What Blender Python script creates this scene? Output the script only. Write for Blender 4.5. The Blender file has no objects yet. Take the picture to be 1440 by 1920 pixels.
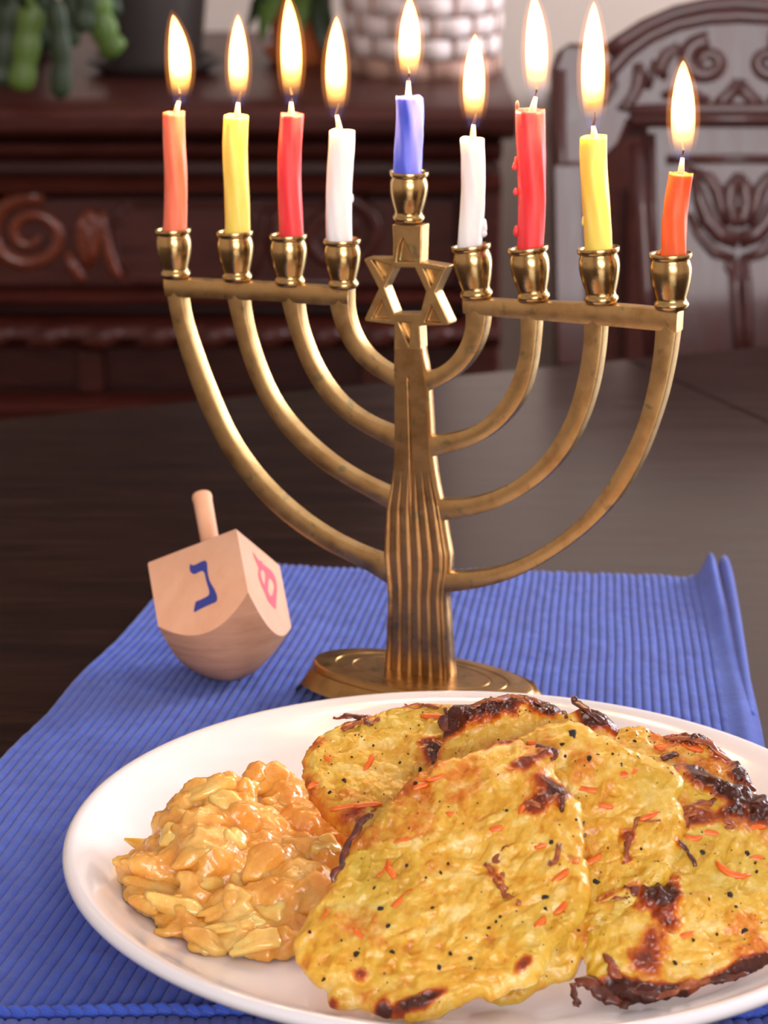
import bpy, math, random
import numpy as np
from mathutils import Vector, Matrix
from mathutils.geometry import delaunay_2d_cdt
from mathutils.bvhtree import BVHTree

sc = bpy.context.scene
COL = sc.collection
rnd = random.Random(7)

# ------------------------------------------------------------------ camera
F = 5000.0                        # focal length in pixels of the 1440x1920 frame
PITCH = math.radians(16.2)
CAM = np.array([0.0, 0.0, 1.10])
fw = np.array([0, math.cos(PITCH), -math.sin(PITCH)])
upv = np.array([0, math.sin(PITCH), math.cos(PITCH)])
rt = np.array([1.0, 0, 0])
cd = bpy.data.cameras.new('camera')
cam = bpy.data.objects.new('camera', cd)
COL.objects.link(cam)
cam.location = CAM
cam.rotation_euler = (math.pi / 2 - PITCH, 0, 0)
cd.sensor_fit = 'HORIZONTAL'
cd.sensor_width = 36
cd.lens = 36 * F / 1440
cd.clip_start = 0.02
cd.clip_end = 50
cd.dof.use_dof = True
cd.dof.focus_distance = 0.83
cd.dof.aperture_fstop = 125 / 4.6     # an iris 4.6 mm wide
sc.camera = cam

# ------------------------------------------------------------------ world, lights, exposure
w = bpy.data.worlds.new('world')
sc.world = w
w.use_nodes = True
bg = w.node_tree.nodes['Background']
bg.inputs[0].default_value = (0.80, 0.80, 0.92, 1)
bg.inputs[1].default_value = 0.10


def area(name, loc, target, sx, sy, power, color):
    l = bpy.data.lights.new(name, 'AREA')
    l.shape = 'RECTANGLE'
    l.size = sx
    l.size_y = sy
    l.energy = power
    l.color = color
    o = bpy.data.objects.new(name, l)
    COL.objects.link(o)
    o.location = loc
    o.rotation_euler = (Vector(target) - Vector(loc)).to_track_quat('-Z', 'Y').to_euler()
    return o


area('window_daylight', (2.10, 2.10, 1.30), (0.0, 1.25, 0.85), 1.5, 1.7, 128, (0.90, 0.92, 1.0))
area('rear_window_daylight', (0.35, -2.15, 1.55), (0.0, 1.0, 0.9), 1.7, 1.3, 74, (1.0, 0.965, 0.985))
sc.view_settings.view_transform = 'Standard'
sc.view_settings.look = 'None'
sc.view_settings.gamma = 1
sc.view_settings.use_curve_mapping = False
sc.view_settings.exposure = 0.0
sc.cycles.max_bounces = 8
sc.cycles.volume_bounces = 0
sc.cycles.caustics_reflective = False
sc.cycles.caustics_refractive = False

# ------------------------------------------------------------------ helpers


def ray(px, py):
    return fw + rt * (px - 720) / F - upv * (py - 960) / F


def at_z(px, py, z):
    d = ray(px, py)
    return CAM + d * ((z - CAM[2]) / d[2])


def at_y(px, py, y):
    d = ray(px, py)
    return CAM + d * ((y - CAM[1]) / d[1])


def at_plane(px, py, o, n):
    d = ray(px, py)
    return CAM + d * (np.dot(o - CAM, n) / np.dot(d, n))


def lin(r, g, b):
    f = lambda c: (c / 255) / 12.92 if c / 255 <= 0.04045 else ((c / 255 + 0.055) / 1.055) ** 2.4
    return (f(r), f(g), f(b), 1)


class MB:
    """collects vertices and faces of one mesh"""

    def __init__(self):
        self.v = []
        self.f = []

    def add(self, vs, fs):
        k = len(self.v)
        self.v.extend([tuple(map(float, p)) for p in vs])
        self.f.extend([tuple(int(i) + k for i in f) for f in fs])
        return self

    def box(self, lo, hi, M=None):
        x0, y0, z0 = lo
        x1, y1, z1 = hi
        vs = [(x0, y0, z0), (x1, y0, z0), (x1, y1, z0), (x0, y1, z0), (x0, y0, z1), (x1, y0, z1), (x1, y1, z1), (x0, y1, z1)]
        if M is not None:
            vs = [M @ Vector(p) for p in vs]
        return self.add(vs, [(0, 3, 2, 1), (4, 5, 6, 7), (0, 1, 5, 4), (1, 2, 6, 5), (2, 3, 7, 6), (3, 0, 4, 7)])

    def rings(self, rings, closed=True, cap=True, loop=False):
        """rings: list of equal-length point lists"""
        n = len(rings[0])
        vs = [p for r in rings for p in r]
        fs = []
        m = len(rings)
        for i in range(m if loop else m - 1):
            a = i * n
            b = ((i + 1) % m) * n
            for j in range(n if closed else n - 1):
                k = (j + 1) % n
                fs.append((a + j, a + k, b + k, b + j))
        if cap and not loop:
            fs.append(tuple(range(n - 1, -1, -1)))
            fs.append(tuple((m - 1) * n + j for j in range(n)))
        return self.add(vs, fs)

    def tube(self, pts, rad, seg=8, up=(0, 0, 1), flat=1.0):
        pts = [np.asarray(p, float) for p in pts]
        rr = rad if hasattr(rad, '__len__') else [rad] * len(pts)
        rings = []
        u0 = np.array(up, float)
        for i, p in enumerate(pts):
            t = pts[min(i + 1, len(pts) - 1)] - pts[max(i - 1, 0)]
            t = t / (np.linalg.norm(t) + 1e-12)
            a = np.cross(u0, t)
            if np.linalg.norm(a) < 1e-4:
                a = np.cross(np.array([1.0, 0.3, 0]), t)
            a /= np.linalg.norm(a)
            b = np.cross(t, a)
            rings.append([p + rr[i] * (a * math.cos(q) + b * flat * math.sin(q)) for q in np.linspace(0, 2 * math.pi, seg, endpoint=False)])
        return self.rings(rings)

    def lathe(self, prof, o=(0, 0, 0), seg=32, axis=None, sx=1.0, sy=1.0):
        """prof: (r, z) from bottom up, axis: unit direction"""
        o = np.asarray(o, float)
        if axis is None:
            ax, a, b = np.array([0, 0, 1.0]), np.array([1.0, 0, 0]), np.array([0, 1.0, 0])
        else:
            ax = np.asarray(axis, float)
            ax = ax / np.linalg.norm(ax)
            a = np.cross(np.array([0, 1.0, 0]), ax)
            a /= np.linalg.norm(a)
            b = np.cross(ax, a)
        rings = [[o + ax * z + r * (a * sx * math.cos(q) + b * sy * math.sin(q)) for q in np.linspace(0, 2 * math.pi, seg, endpoint=False)] for r, z in prof]
        return self.rings(rings)

    def build(self, name, mat, parent=None, smooth=True, origin=None, bevel=None, angle=None):
        me = bpy.data.meshes.new(name)
        base = np.array(parent.location) if parent is not None and parent.parent is None else None
        org = np.zeros(3)
        if parent is not None:
            org = WORLD[parent.name]
        if origin is not None:
            org2 = np.asarray(origin, float)
        else:
            org2 = org
        V = np.array(self.v) - org2
        me.from_pydata([tuple(p) for p in V], [], self.f)
        me.update()
        if smooth:
            me.polygons.foreach_set('use_smooth', [True] * len(me.polygons))
        if mat is not None:
            me.materials.append(mat)
        o = bpy.data.objects.new(name, me)
        COL.objects.link(o)
        if parent is not None:
            o.parent = parent
        o.location = org2 - org
        WORLD[o.name] = org2
        if bevel:
            b = o.modifiers.new('bevel', 'BEVEL')
            b.width = bevel
            b.segments = 2
            b.limit_method = 'ANGLE'
            b.angle_limit = math.radians(40)
            b.harden_normals = False
        if angle is not None:
            me.set_sharp_from_angle(angle=math.radians(angle))
        return o


WORLD = {}


def empty(name, loc):
    o = bpy.data.objects.new(name, None)
    o.empty_display_size = 0.02
    COL.objects.link(o)
    o.location = tuple(loc)
    WORLD[o.name] = np.array(loc, float)
    return o


def tag(o, label=None, cat=None, group=None, kind=None):
    if label:
        o['label'] = label
    if cat:
        o['category'] = cat
    if group:
        o['group'] = group
    if kind:
        o['kind'] = kind
    return o


def place_parent(o, loc):
    """move an object's origin to loc while its mesh stays put"""
    pass


# ---- value noise on arrays
class Noise:
    def __init__(self, seed):
        self.t = np.random.default_rng(seed).random((64, 64)) * 2 - 1

    def __call__(self, x, y):
        xi = np.floor(x).astype(int)
        yi = np.floor(y).astype(int)
        u = x - xi
        v = y - yi
        u = u * u * (3 - 2 * u)
        v = v * v * (3 - 2 * v)
        t = self.t
        a = t[xi % 64, yi % 64]
        b = t[(xi + 1) % 64, yi % 64]
        c = t[xi % 64, (yi + 1) % 64]
        d = t[(xi + 1) % 64, (yi + 1) % 64]
        return (a * (1 - u) + b * u) * (1 - v) + (c * (1 - u) + d * u) * v

    def fbm(self, x, y, o=3):
        s = 0
        a = 1.0
        for i in range(o):
            s = s + a * self(x * 2 ** i + 7.3 * i, y * 2 ** i + 3.1 * i)
            a *= 0.5
        return s


# ------------------------------------------------------------------ materials


def mat(name, color, rough=0.5, metal=0.0, spec=0.5, sss=0.0, sss_r=(1, 0.5, 0.25), sss_s=0.004, coat=0.0, coat_r=0.1, sheen=0.0):
    m = bpy.data.materials.new(name)
    m.use_nodes = True
    b = m.node_tree.nodes['Principled BSDF']
    b.inputs['Base Color'].default_value = color
    b.inputs['Roughness'].default_value = rough
    b.inputs['Metallic'].default_value = metal
    b.inputs['Specular IOR Level'].default_value = spec
    b.inputs['Subsurface Weight'].default_value = sss
    b.inputs['Subsurface Radius'].default_value = sss_r
    b.inputs['Subsurface Scale'].default_value = sss_s
    b.inputs['Coat Weight'].default_value = coat
    b.inputs['Coat Roughness'].default_value = coat_r
    b.inputs['Sheen Weight'].default_value = sheen
    return m


def nodes(m):
    nt = m.node_tree
    return nt, nt.nodes, nt.links, nt.nodes['Principled BSDF']


def tex_noise(m, scale, detail=4, rough=0.55, coord='Object', stretch=None, dist=0.0):
    nt, N, L, b = nodes(m)
    tc = N.new('ShaderNodeTexCoord')
    n = N.new('ShaderNodeTexNoise')
    n.inputs['Scale'].default_value = scale
    n.inputs['Detail'].default_value = detail
    n.inputs['Roughness'].default_value = rough
    n.inputs['Distortion'].default_value = dist
    if stretch:
        mp = N.new('ShaderNodeMapping')
        mp.inputs['Scale'].default_value = stretch
        L.new(tc.outputs[coord], mp.inputs[0])
        L.new(mp.outputs[0], n.inputs['Vector'])
    else:
        L.new(tc.outputs[coord], n.inputs['Vector'])
    return n


def ramp(m, src, stops):
    nt, N, L, b = nodes(m)
    r = N.new('ShaderNodeValToRGB')
    els = r.color_ramp.elements
    while len(els) < len(stops):
        els.new(0.5)
    for e, (p, c) in zip(els, stops):
        e.position = p
        e.color = c
    L.new(src, r.inputs[0])
    return r


def bump(m, src, strength=0.3, dist=0.001, prev=None):
    nt, N, L, b = nodes(m)
    bp = N.new('ShaderNodeBump')
    bp.inputs['Strength'].default_value = strength
    bp.inputs['Distance'].default_value = dist
    L.new(src, bp.inputs['Height'])
    if prev is not None:
        L.new(prev.outputs[0], bp.inputs['Normal'])
    L.new(bp.outputs[0], b.inputs['Normal'])
    return bp


def g(v):
    return (v, v, v, 1)


def brass(name, rough, c1, c2, c3):
    m = mat(name, c1, rough, 1.0)
    nt, N, L, b = nodes(m)
    n = tex_noise(m, 90, 5, 0.6)
    r = ramp(m, n.outputs['Fac'], [(0.0, c3), (0.36, c2), (0.52, c1), (1.0, c1)])
    v = tex_noise(m, 210, 3, 0.5)
    pr = ramp(m, v.outputs['Fac'], [(0.62, g(0)), (0.70, g(0.6))])
    mx = N.new('ShaderNodeMix')
    mx.data_type = 'RGBA'
    L.new(pr.outputs[0], mx.inputs[0])
    L.new(r.outputs[0], mx.inputs[6])
    mx.inputs[7].default_value = lin(120, 125, 95)
    L.new(mx.outputs[2], b.inputs['Base Color'])
    n2 = tex_noise(m, 160, 4, 0.6)
    rr = ramp(m, n2.outputs['Fac'], [(0.3, g(rough * 0.85)), (0.7, g(min(1, rough * 1.35)))])
    L.new(rr.outputs[0], b.inputs['Roughness'])
    n3 = tex_noise(m, 900, 3, 0.6)
    bump(m, n3.outputs['Fac'], 0.10, 0.0004)
    return m


M = {}
M['brass'] = brass('aged_brass', 0.36, lin(196, 160, 106), lin(180, 142, 90), lin(126, 98, 68))
M['brass_cup'] = brass('polished_brass', 0.20, lin(192, 160, 106), lin(180, 146, 94), lin(140, 112, 78))
M['brass_stem'] = brass('smooth_brass', 0.31, lin(190, 150, 98), lin(172, 132, 82), lin(120, 92, 62))
M['brass_dark'] = brass('dull_brass', 0.30, lin(172, 132, 80), lin(148, 112, 68), lin(106, 80, 54))

m = mat('ribbed_blue_cotton', lin(58, 78, 168), 0.85, sheen=0.25, spec=0.2)
nt, N, L, b = nodes(m)
n = tex_noise(m, 60, 4, 0.6)
r = ramp(m, n.outputs['Fac'], [(0.3, lin(50, 74, 170)), (0.7, lin(62, 92, 194))])
L.new(r.outputs[0], b.inputs['Base Color'])
n2 = tex_noise(m, 1900, 2, 0.6)
n3 = tex_noise(m, 300, 3, 0.6)
b1 = bump(m, n2.outputs['Fac'], 0.45, 0.0006)
bump(m, n3.outputs['Fac'], 0.3, 0.0008, b1)
M['mat'] = m


def darkwood(name, c1, c2, rough, coat, stretch, scale=14, spec=0.45):
    m = mat(name, c1, rough, coat=coat, coat_r=0.12, spec=spec)
    nt, N, L, b = nodes(m)
    n = tex_noise(m, scale, 6, 0.6, stretch=stretch, dist=0.4)
    r = ramp(m, n.outputs['Fac'], [(0.3, c1), (0.72, c2)])
    L.new(r.outputs[0], b.inputs['Base Color'])
    rr = ramp(m, n.outputs['Fac'], [(0.3, g(rough * 0.85)), (0.8, g(rough * 1.3))])
    L.new(rr.outputs[0], b.inputs['Roughness'])
    bump(m, n.outputs['Fac'], 0.06, 0.001)
    return m


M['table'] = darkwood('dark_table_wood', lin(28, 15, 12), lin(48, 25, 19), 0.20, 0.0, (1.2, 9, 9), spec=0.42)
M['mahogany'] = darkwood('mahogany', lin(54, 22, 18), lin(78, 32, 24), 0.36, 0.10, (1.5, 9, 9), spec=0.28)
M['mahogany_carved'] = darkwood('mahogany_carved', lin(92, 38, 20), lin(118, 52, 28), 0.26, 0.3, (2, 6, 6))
M['chair'] = darkwood('chair_mahogany', lin(66, 32, 32), lin(88, 46, 44), 0.48, 0.40, (8, 8, 1.5))
M['porcelain'] = mat('white_porcelain', lin(238, 235, 240), 0.12, spec=0.5, coat=0.3, coat_r=0.05)
M['wall'] = mat('beige_wall_paint', lin(212, 196, 184), 0.9)
n = tex_noise(M['wall'], 40, 3)
bump(M['wall'], n.outputs['Fac'], 0.1, 0.002)
M['ceiling'] = mat('white_ceiling', lin(236, 232, 226), 0.9)
M['floor'] = darkwood('floor_boards', lin(90, 60, 40), lin(120, 82, 55), 0.45, 0.1, (9, 1.2, 9), 6)


def wax(name, c, c2):
    m = mat(name, c, 0.42, sss=0.55, sss_r=(1, 0.6, 0.4), sss_s=0.006, spec=0.45)
    nt, N, L, b = nodes(m)
    n = tex_noise(m, 260, 3, 0.5, stretch=(1, 1, 0.18))
    r = ramp(m, n.outputs['Fac'], [(0.35, c), (0.75, c2)])
    L.new(r.outputs[0], b.inputs['Base Color'])
    bump(m, n.outputs['Fac'], 0.15, 0.0006)
    return m


M['wax_coral'] = wax('coral_wax', lin(244, 118, 84), lin(250, 140, 108))
M['wax_yellow'] = wax('yellow_wax', lin(253, 218, 88), lin(254, 230, 130))
M['wax_red'] = wax('red_wax', lin(234, 48, 56), lin(244, 88, 90))
M['wax_white'] = wax('white_wax', lin(250, 240, 236), lin(252, 246, 244))
M['wax_blue'] = wax('blue_wax', lin(74, 92, 214), lin(120, 128, 230))
M['wax_orange'] = wax('orange_wax', lin(252, 98, 44), lin(254, 124, 74))
M['wick_char'] = mat('charred_wick', lin(50, 28, 20), 0.9)
M['wick_wax'] = mat('waxed_wick', lin(250, 226, 190), 0.6, sss=0.4)


def flame_mat(name, strength, halo):
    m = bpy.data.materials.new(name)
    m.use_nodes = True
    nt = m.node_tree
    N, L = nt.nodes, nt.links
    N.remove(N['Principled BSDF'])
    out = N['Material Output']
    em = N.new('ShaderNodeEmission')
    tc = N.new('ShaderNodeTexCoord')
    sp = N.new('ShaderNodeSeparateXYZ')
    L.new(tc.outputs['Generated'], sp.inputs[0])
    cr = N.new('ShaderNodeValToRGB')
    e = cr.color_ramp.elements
    if halo:
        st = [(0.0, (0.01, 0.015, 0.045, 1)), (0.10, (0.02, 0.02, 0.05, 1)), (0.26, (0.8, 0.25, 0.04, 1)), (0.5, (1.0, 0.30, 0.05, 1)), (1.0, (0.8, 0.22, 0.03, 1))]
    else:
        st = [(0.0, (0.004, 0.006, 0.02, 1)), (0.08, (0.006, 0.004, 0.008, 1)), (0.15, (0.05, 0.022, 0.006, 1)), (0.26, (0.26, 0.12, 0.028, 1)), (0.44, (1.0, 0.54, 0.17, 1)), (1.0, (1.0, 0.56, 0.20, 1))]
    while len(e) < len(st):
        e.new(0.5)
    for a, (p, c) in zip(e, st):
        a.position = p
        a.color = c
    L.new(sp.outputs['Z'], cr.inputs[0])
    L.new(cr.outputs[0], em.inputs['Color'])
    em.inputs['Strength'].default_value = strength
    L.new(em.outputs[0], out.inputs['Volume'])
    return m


M['flame'] = flame_mat('flame_body', 1500, False)
M['halo'] = flame_mat('flame_halo', 55, True)  # faint emissive volume imitating the soft lens glow around a flame

m = mat('beech_wood', lin(226, 176, 140), 0.6, spec=0.3)
nt, N, L, b = nodes(m)
n = tex_noise(m, 120, 5, 0.55, stretch=(1, 1, 0.12))
r = ramp(m, n.outputs['Fac'], [(0.3, lin(220, 164, 130)), (0.75, lin(230, 180, 148))])
L.new(r.outputs[0], b.inputs['Base Color'])
M['beech'] = m
m = mat('beech_end_grain', lin(202, 152, 116), 0.65, spec=0.3)
nt, N, L, b = nodes(m)
n = tex_noise(m, 150, 5, 0.6, stretch=(0.25, 0.25, 2.2), dist=0.6)
r = ramp(m, n.outputs['Fac'], [(0.3, lin(176, 126, 98)), (0.75, lin(204, 154, 124))])
L.new(r.outputs[0], b.inputs['Base Color'])
M['beech_end'] = m
M['ink_blue'] = mat('blue_ink', lin(48, 58, 140), 0.6)
M['ink_red'] = mat('red_ink', lin(226, 62, 86), 0.6)

# potato pancakes: R = browning, G = tone of the shred, B = green tint
m = mat('fried_potato', lin(220, 180, 60), 0.30, spec=0.5, sss=0.35, sss_r=(1, 0.6, 0.15), sss_s=0.005, coat=0.2, coat_r=0.2)
nt, N, L, b = nodes(m)
at = N.new('ShaderNodeAttribute')
at.attribute_name = 'cook'
sep = N.new('ShaderNodeSeparateColor')
L.new(at.outputs['Color'], sep.inputs[0])
nz = tex_noise(m, 420, 4, 0.65)
ad = N.new('ShaderNodeMath')
ad.operation = 'MULTIPLY_ADD'
L.new(nz.outputs['Fac'], ad.inputs[0])
ad.inputs[1].default_value = 0.5
L.new(sep.outputs['Green'], ad.inputs[2])
tone = ramp(m, ad.outputs[0], [(0.22, lin(196, 120, 22)), (0.42, lin(218, 158, 40)), (0.62, lin(228, 182, 70)), (0.9, lin(242, 218, 148))])
gr = N.new('ShaderNodeMix')
gr.data_type = 'RGBA'
L.new(sep.outputs['Blue'], gr.inputs[0])
L.new(tone.outputs[0], gr.inputs[6])
gr.inputs[7].default_value = lin(184, 166, 52)
nb = tex_noise(m, 260, 4, 0.7)
ad2 = N.new('ShaderNodeMath')
ad2.operation = 'MULTIPLY_ADD'
L.new(nb.outputs['Fac'], ad2.inputs[0])
ad2.inputs[1].default_value = 0.5
ad2.use_clamp = True
sub = N.new('ShaderNodeMath')
sub.operation = 'SUBTRACT'
L.new(sep.outputs['Red'], sub.inputs[0])
sub.inputs[1].default_value = 0.25
L.new(sub.outputs[0], ad2.inputs[2])
br = ramp(m, ad2.outputs[0], [(0.28, (1, 1, 1, 1)), (0.46, lin(240, 178, 110)), (0.66, lin(186, 92, 44)), (1.0, lin(84, 34, 22))])
mu = N.new('ShaderNodeMix')
mu.data_type = 'RGBA'
mu.blend_type = 'MULTIPLY'
mu.inputs[0].default_value = 1
L.new(gr.outputs[2], mu.inputs[6])
L.new(br.outputs[0], mu.inputs[7])
L.new(mu.outputs[2], b.inputs['Base Color'])
nbp = tex_noise(m, 700, 4, 0.6)
b1 = bump(m, nbp.outputs['Fac'], 0.35, 0.0010)
M['potato'] = m
m = mat('crisp_brown', lin(120, 52, 24), 0.34, coat=0.4, coat_r=0.2)
nt, N, L, b = nodes(m)
n = tex_noise(m, 240, 4, 0.6)
r = ramp(m, n.outputs['Fac'], [(0.3, lin(96, 40, 20)), (0.5, lin(150, 72, 34)), (0.75, lin(206, 120, 58))])
L.new(r.outputs[0], b.inputs['Base Color'])
bump(m, n.outputs['Fac'], 0.4, 0.001)
M['crisp'] = m
m = mat('charred_brown', lin(50, 22, 16), 0.34, coat=0.4, coat_r=0.2)
nt, N, L, b = nodes(m)
n = tex_noise(m, 260, 4, 0.6)
r = ramp(m, n.outputs['Fac'], [(0.3, lin(56, 24, 18)), (0.5, lin(96, 40, 24)), (0.75, lin(150, 70, 38))])
L.new(r.outputs[0], b.inputs['Base Color'])
bump(m, n.outputs['Fac'], 0.4, 0.001)
M['char'] = m
m = mat('carrot', lin(240, 108, 24), 0.4, sss=0.2, sss_s=0.002, coat=0.2)
nt, N, L, b = nodes(m)
n = tex_noise(m, 300, 3, 0.6)
r = ramp(m, n.outputs['Fac'], [(0.3, lin(232, 92, 16)), (0.7, lin(242, 128, 40))])
L.new(r.outputs[0], b.inputs['Base Color'])
M['carrot'] = m
M['herb'] = mat('dried_herb', lin(74, 62, 30), 0.6)
M['pepper'] = mat('black_pepper', lin(38, 30, 26), 0.5)

m = mat('stewed_apple', lin(238, 172, 72), 0.22, sss=0.5, sss_r=(1, 0.55, 0.18), sss_s=0.009, coat=0.4, coat_r=0.12)
nt, N, L, b = nodes(m)
n = tex_noise(m, 75, 5, 0.6)
r = ramp(m, n.outputs['Fac'], [(0.3, lin(214, 138, 48)), (0.5, lin(230, 166, 76)), (0.72, lin(240, 194, 112))])
L.new(r.outputs[0], b.inputs['Base Color'])
n2 = tex_noise(m, 420, 4, 0.65)
bump(m, n2.outputs['Fac'], 0.35, 0.0012)
M['apple'] = m
m = mat('apple_flesh', lin(242, 204, 116), 0.22, sss=0.5, sss_r=(1, 0.6, 0.22), sss_s=0.008, coat=0.4, coat_r=0.12)
nt, N, L, b = nodes(m)
n = tex_noise(m, 140, 4, 0.6)
r = ramp(m, n.outputs['Fac'], [(0.3, lin(230, 168, 74)), (0.6, lin(242, 202, 116))])
L.new(r.outputs[0], b.inputs['Base Color'])
n2 = tex_noise(m, 500, 3, 0.6)
bump(m, n2.outputs['Fac'], 0.25, 0.001)
M['apple_flesh'] = m
M['leaf'] = mat('succulent_leaf', lin(80, 106, 40), 0.45, sss=0.1)
M['leaf_dark'] = mat('dark_leaf', lin(30, 48, 20), 0.5)
M['glazed_dark'] = mat('charcoal_glaze', lin(74, 68, 66), 0.3)
M['terracotta'] = mat('terracotta', lin(196, 104, 56), 0.7)
M['wicker'] = mat('white_wicker', lin(222, 206, 202), 0.6)
M['wicker_brown'] = mat('brown_wicker', lin(176, 138, 122), 0.7)
M['blocker_face'] = mat('dark_blocker_face', lin(34, 28, 24), 0.8)
M['soil'] = mat('potting_soil', lin(44, 32, 24), 0.95)

TABLE_Z = 0.75
MAT_Z = 0.7531

# ------------------------------------------------------------------ room
mb = MB()
mb.box((-2.4, -2.4, -0.05), (2.3, 3.4, 0.0))
tag(mb.build('floor', M['floor'], smooth=False), kind='structure')
mb = MB()
mb.box((-2.4, 3.30, 0.0), (2.3, 3.40, 2.5))
tag(mb.build('wall_back', M['wall'], smooth=False), kind='structure')
mb = MB()
mb.box((-2.3, 3.285, 0.0), (2.2, 3.2998, 0.10))
tag(mb.build('baseboard_back', M['wall'], smooth=False, bevel=0.004), kind='structure')
for nm, lo, hi, mt in (('wall_left', (-2.40, -2.3, 0), (-2.30, 3.30, 2.5), 'wall'), ('wall_right', (2.20, -2.3, 0), (2.30, 3.30, 2.5), 'wall'), ('wall_front', (-2.40, -2.4, 0), (2.30, -2.3, 2.5), 'wall'), ('ceiling', (-2.4, -2.4, 2.5), (2.3, 3.4, 2.6), 'ceiling')):
    mb = MB()
    mb.box(lo, hi)
    tag(mb.build(nm, M[mt], smooth=False), kind='structure')

# ------------------------------------------------------------------ dining table (turned about 23 degrees)
e1 = at_z(0, 786, TABLE_Z)
e2 = at_z(1440, 648, TABLE_Z)
tx = (e2 - e1)[:2] / np.linalg.norm((e2 - e1)[:2])          # along the far edge
ty = np.array([-tx[1], tx[0]])                               # away from the camera
s1 = at_z(1277, 718, TABLE_Z)
seam = np.dot(s1[:2] - e1[:2], tx)
table = empty('dining_table', (e1[0] + 0.2, 0.6, 0.0))
tag(table, 'dark polished wooden dining table under the blue placemat', 'table')


def tpt(a, b_, z):
    q = e1[:2] + tx * a - ty * b_
    return (q[0], q[1], z)


def slab(a0, a1, b0, b1, z0, z1):
    mb = MB()
    vs = [tpt(a0, b0, z0), tpt(a1, b0, z0), tpt(a1, b1, z0), tpt(a0, b1, z0), tpt(a0, b0, z1), tpt(a1, b0, z1), tpt(a1, b1, z1), tpt(a0, b1, z1)]
    mb.add(vs, [(0, 1, 2, 3), (7, 6, 5, 4), (0, 4, 5, 1), (1, 5, 6, 2), (2, 6, 7, 3), (3, 7, 4, 0)])
    return mb


slab(-0.75, seam - 0.0006, 0, 1.35, TABLE_Z - 0.03, TABLE_Z).build('table_leaf', M['table'], table, smooth=False, bevel=0.0012)
slab(seam + 0.0006, 1.15, 0, 1.35, TABLE_Z - 0.03, TABLE_Z).build('table_leaf', M['table'], table, smooth=False, bevel=0.0012)
mb = MB()
for q in ((-0.68, 0.07, 1.08, 0.095), (-0.68, 1.255, 1.08, 1.28), (-0.68, 0.095, -0.655, 1.255), (1.055, 0.095, 1.08, 1.255)):
    s = slab(q[0], q[2], q[1], q[3], TABLE_Z - 0.12, TABLE_Z - 0.0302)
    mb.add(s.v, s.f)
mb.build('apron', M['table'], table, smooth=False)
for a in (-0.64, 1.04):
    for b_ in (0.11, 1.24):
        mb = MB()
        q = tpt(a, b_, 0)
        mb.lathe([(0.030, 0), (0.034, 0.02), (0.026, 0.06), (0.036, 0.30), (0.030, 0.36), (0.042, 0.42), (0.042, 0.7198)], q, 20)
        mb.build('leg', M['table'], table)

# ------------------------------------------------------------------ placemat
NR = 74                    # ribs
PER = 10
NU, NV = NR * PER + 1, 190
CB = [at_z(335, 1052, MAT_Z)[:2], at_z(1362, 1078, MAT_Z)[:2]]
CF = [at_z(-440, 1893, MAT_Z)[:2], at_z(1565, 1893, MAT_Z)[:2]]
nz1 = Noise(3)
U = np.linspace(0, 1, NU)
V = np.linspace(0, 1, NV)
uu, vv = np.meshgrid(U, V)             # rows: v (0 front .. 1 back)
back = np.outer(1 - U, CB[0]) + np.outer(U, CB[1])
front = np.outer(1 - U, CF[0]) + np.outer(U, CF[1])
XY = front[None] * (1 - vv[..., None]) + back[None] * vv[..., None]
# wavy hand-woven outline
du = 0.0022 * nz1.fbm(vv * 5, uu * 0.8 + 4.0, 2) * (0.35 + 0.65 * (np.abs(uu - 0.5) * 2) ** 2)
dv = 0.0030 * nz1.fbm(uu * 6, vv * 0.6 + 9.0, 2) * (vv ** 3) + 0.0008 * nz1(uu * NR, vv * 2) * (vv > 0.985) + 0.0014 * nz1(uu * NR * 0.5, vv * 2 + 4) * (vv < 0.01)
XY[..., 0] += du
XY[..., 1] += dv
rib = uu * NR
hem = 0.045                                             # plain selvedge along the right edge
ph = rib - np.floor(rib)
amp = np.where(uu > 1 - hem, 0.0, 1.0)
prof = np.sqrt(np.clip(1 - (2 * ph - 1) ** 2, 0, 1))
Z = TABLE_Z + 0.0012 + 0.0013 * prof * amp + 0.0012 * (1 - amp)
Z += 0.0003 * nz1(uu * NR * 0.9 + 0.3, vv * 90) * amp
# soft undulation near the left, a ridge at the right hem, a raised back right corner
Z += 0.0022 * np.exp(-((uu - 0.10 - 0.05 * vv) / 0.12) ** 2) * (0.5 + 0.5 * np.sin(vv * 26 + 3 * uu)) * (vv > 0.4) * (vv - 0.4)
cu = np.clip((uu - 0.955) / 0.045, 0, 1)
cv = np.clip((vv - 0.70) / 0.30, 0, 1)
Z += 0.0095 * np.exp(-((uu - 0.972) / 0.016) ** 2) * cv ** 1.6
Z += 0.0020 * np.exp(-((uu - 0.978) / 0.014) ** 2)
Z += 0.0015 * np.exp(-((uu - 0.57) / 0.06) ** 2) * np.clip((vv - 0.9) / 0.1, 0, 1)
top = np.concatenate([XY, Z[..., None]], -1)
bot = top.copy()
bot[..., 2] = np.maximum(TABLE_Z + 0.0002, top[..., 2] - 0.0022 - 0.0013 * prof * amp * 0.5)
vs = np.concatenate([top.reshape(-1, 3), bot.reshape(-1, 3)])
idx = np.arange(NU * NV).reshape(NV, NU)
q = np.stack([idx[:-1, :-1], idx[:-1, 1:], idx[1:, 1:], idx[1:, :-1]], -1).reshape(-1, 4)
fs = [tuple(x) for x in q]
NN = NU * NV
bq = q[:, ::-1] + NN
fs += [tuple(x) for x in bq]
edge = list(idx[0, :]) + list(idx[1:, -1]) + list(idx[-1, -2::-1]) + list(idx[-2:0:-1, 0])
for a, c in zip(edge, edge[1:] + edge[:1]):
    fs.append((c, a, a + NN, c + NN))
placemat = empty('placemat', (0, 0.8, TABLE_Z))
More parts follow.
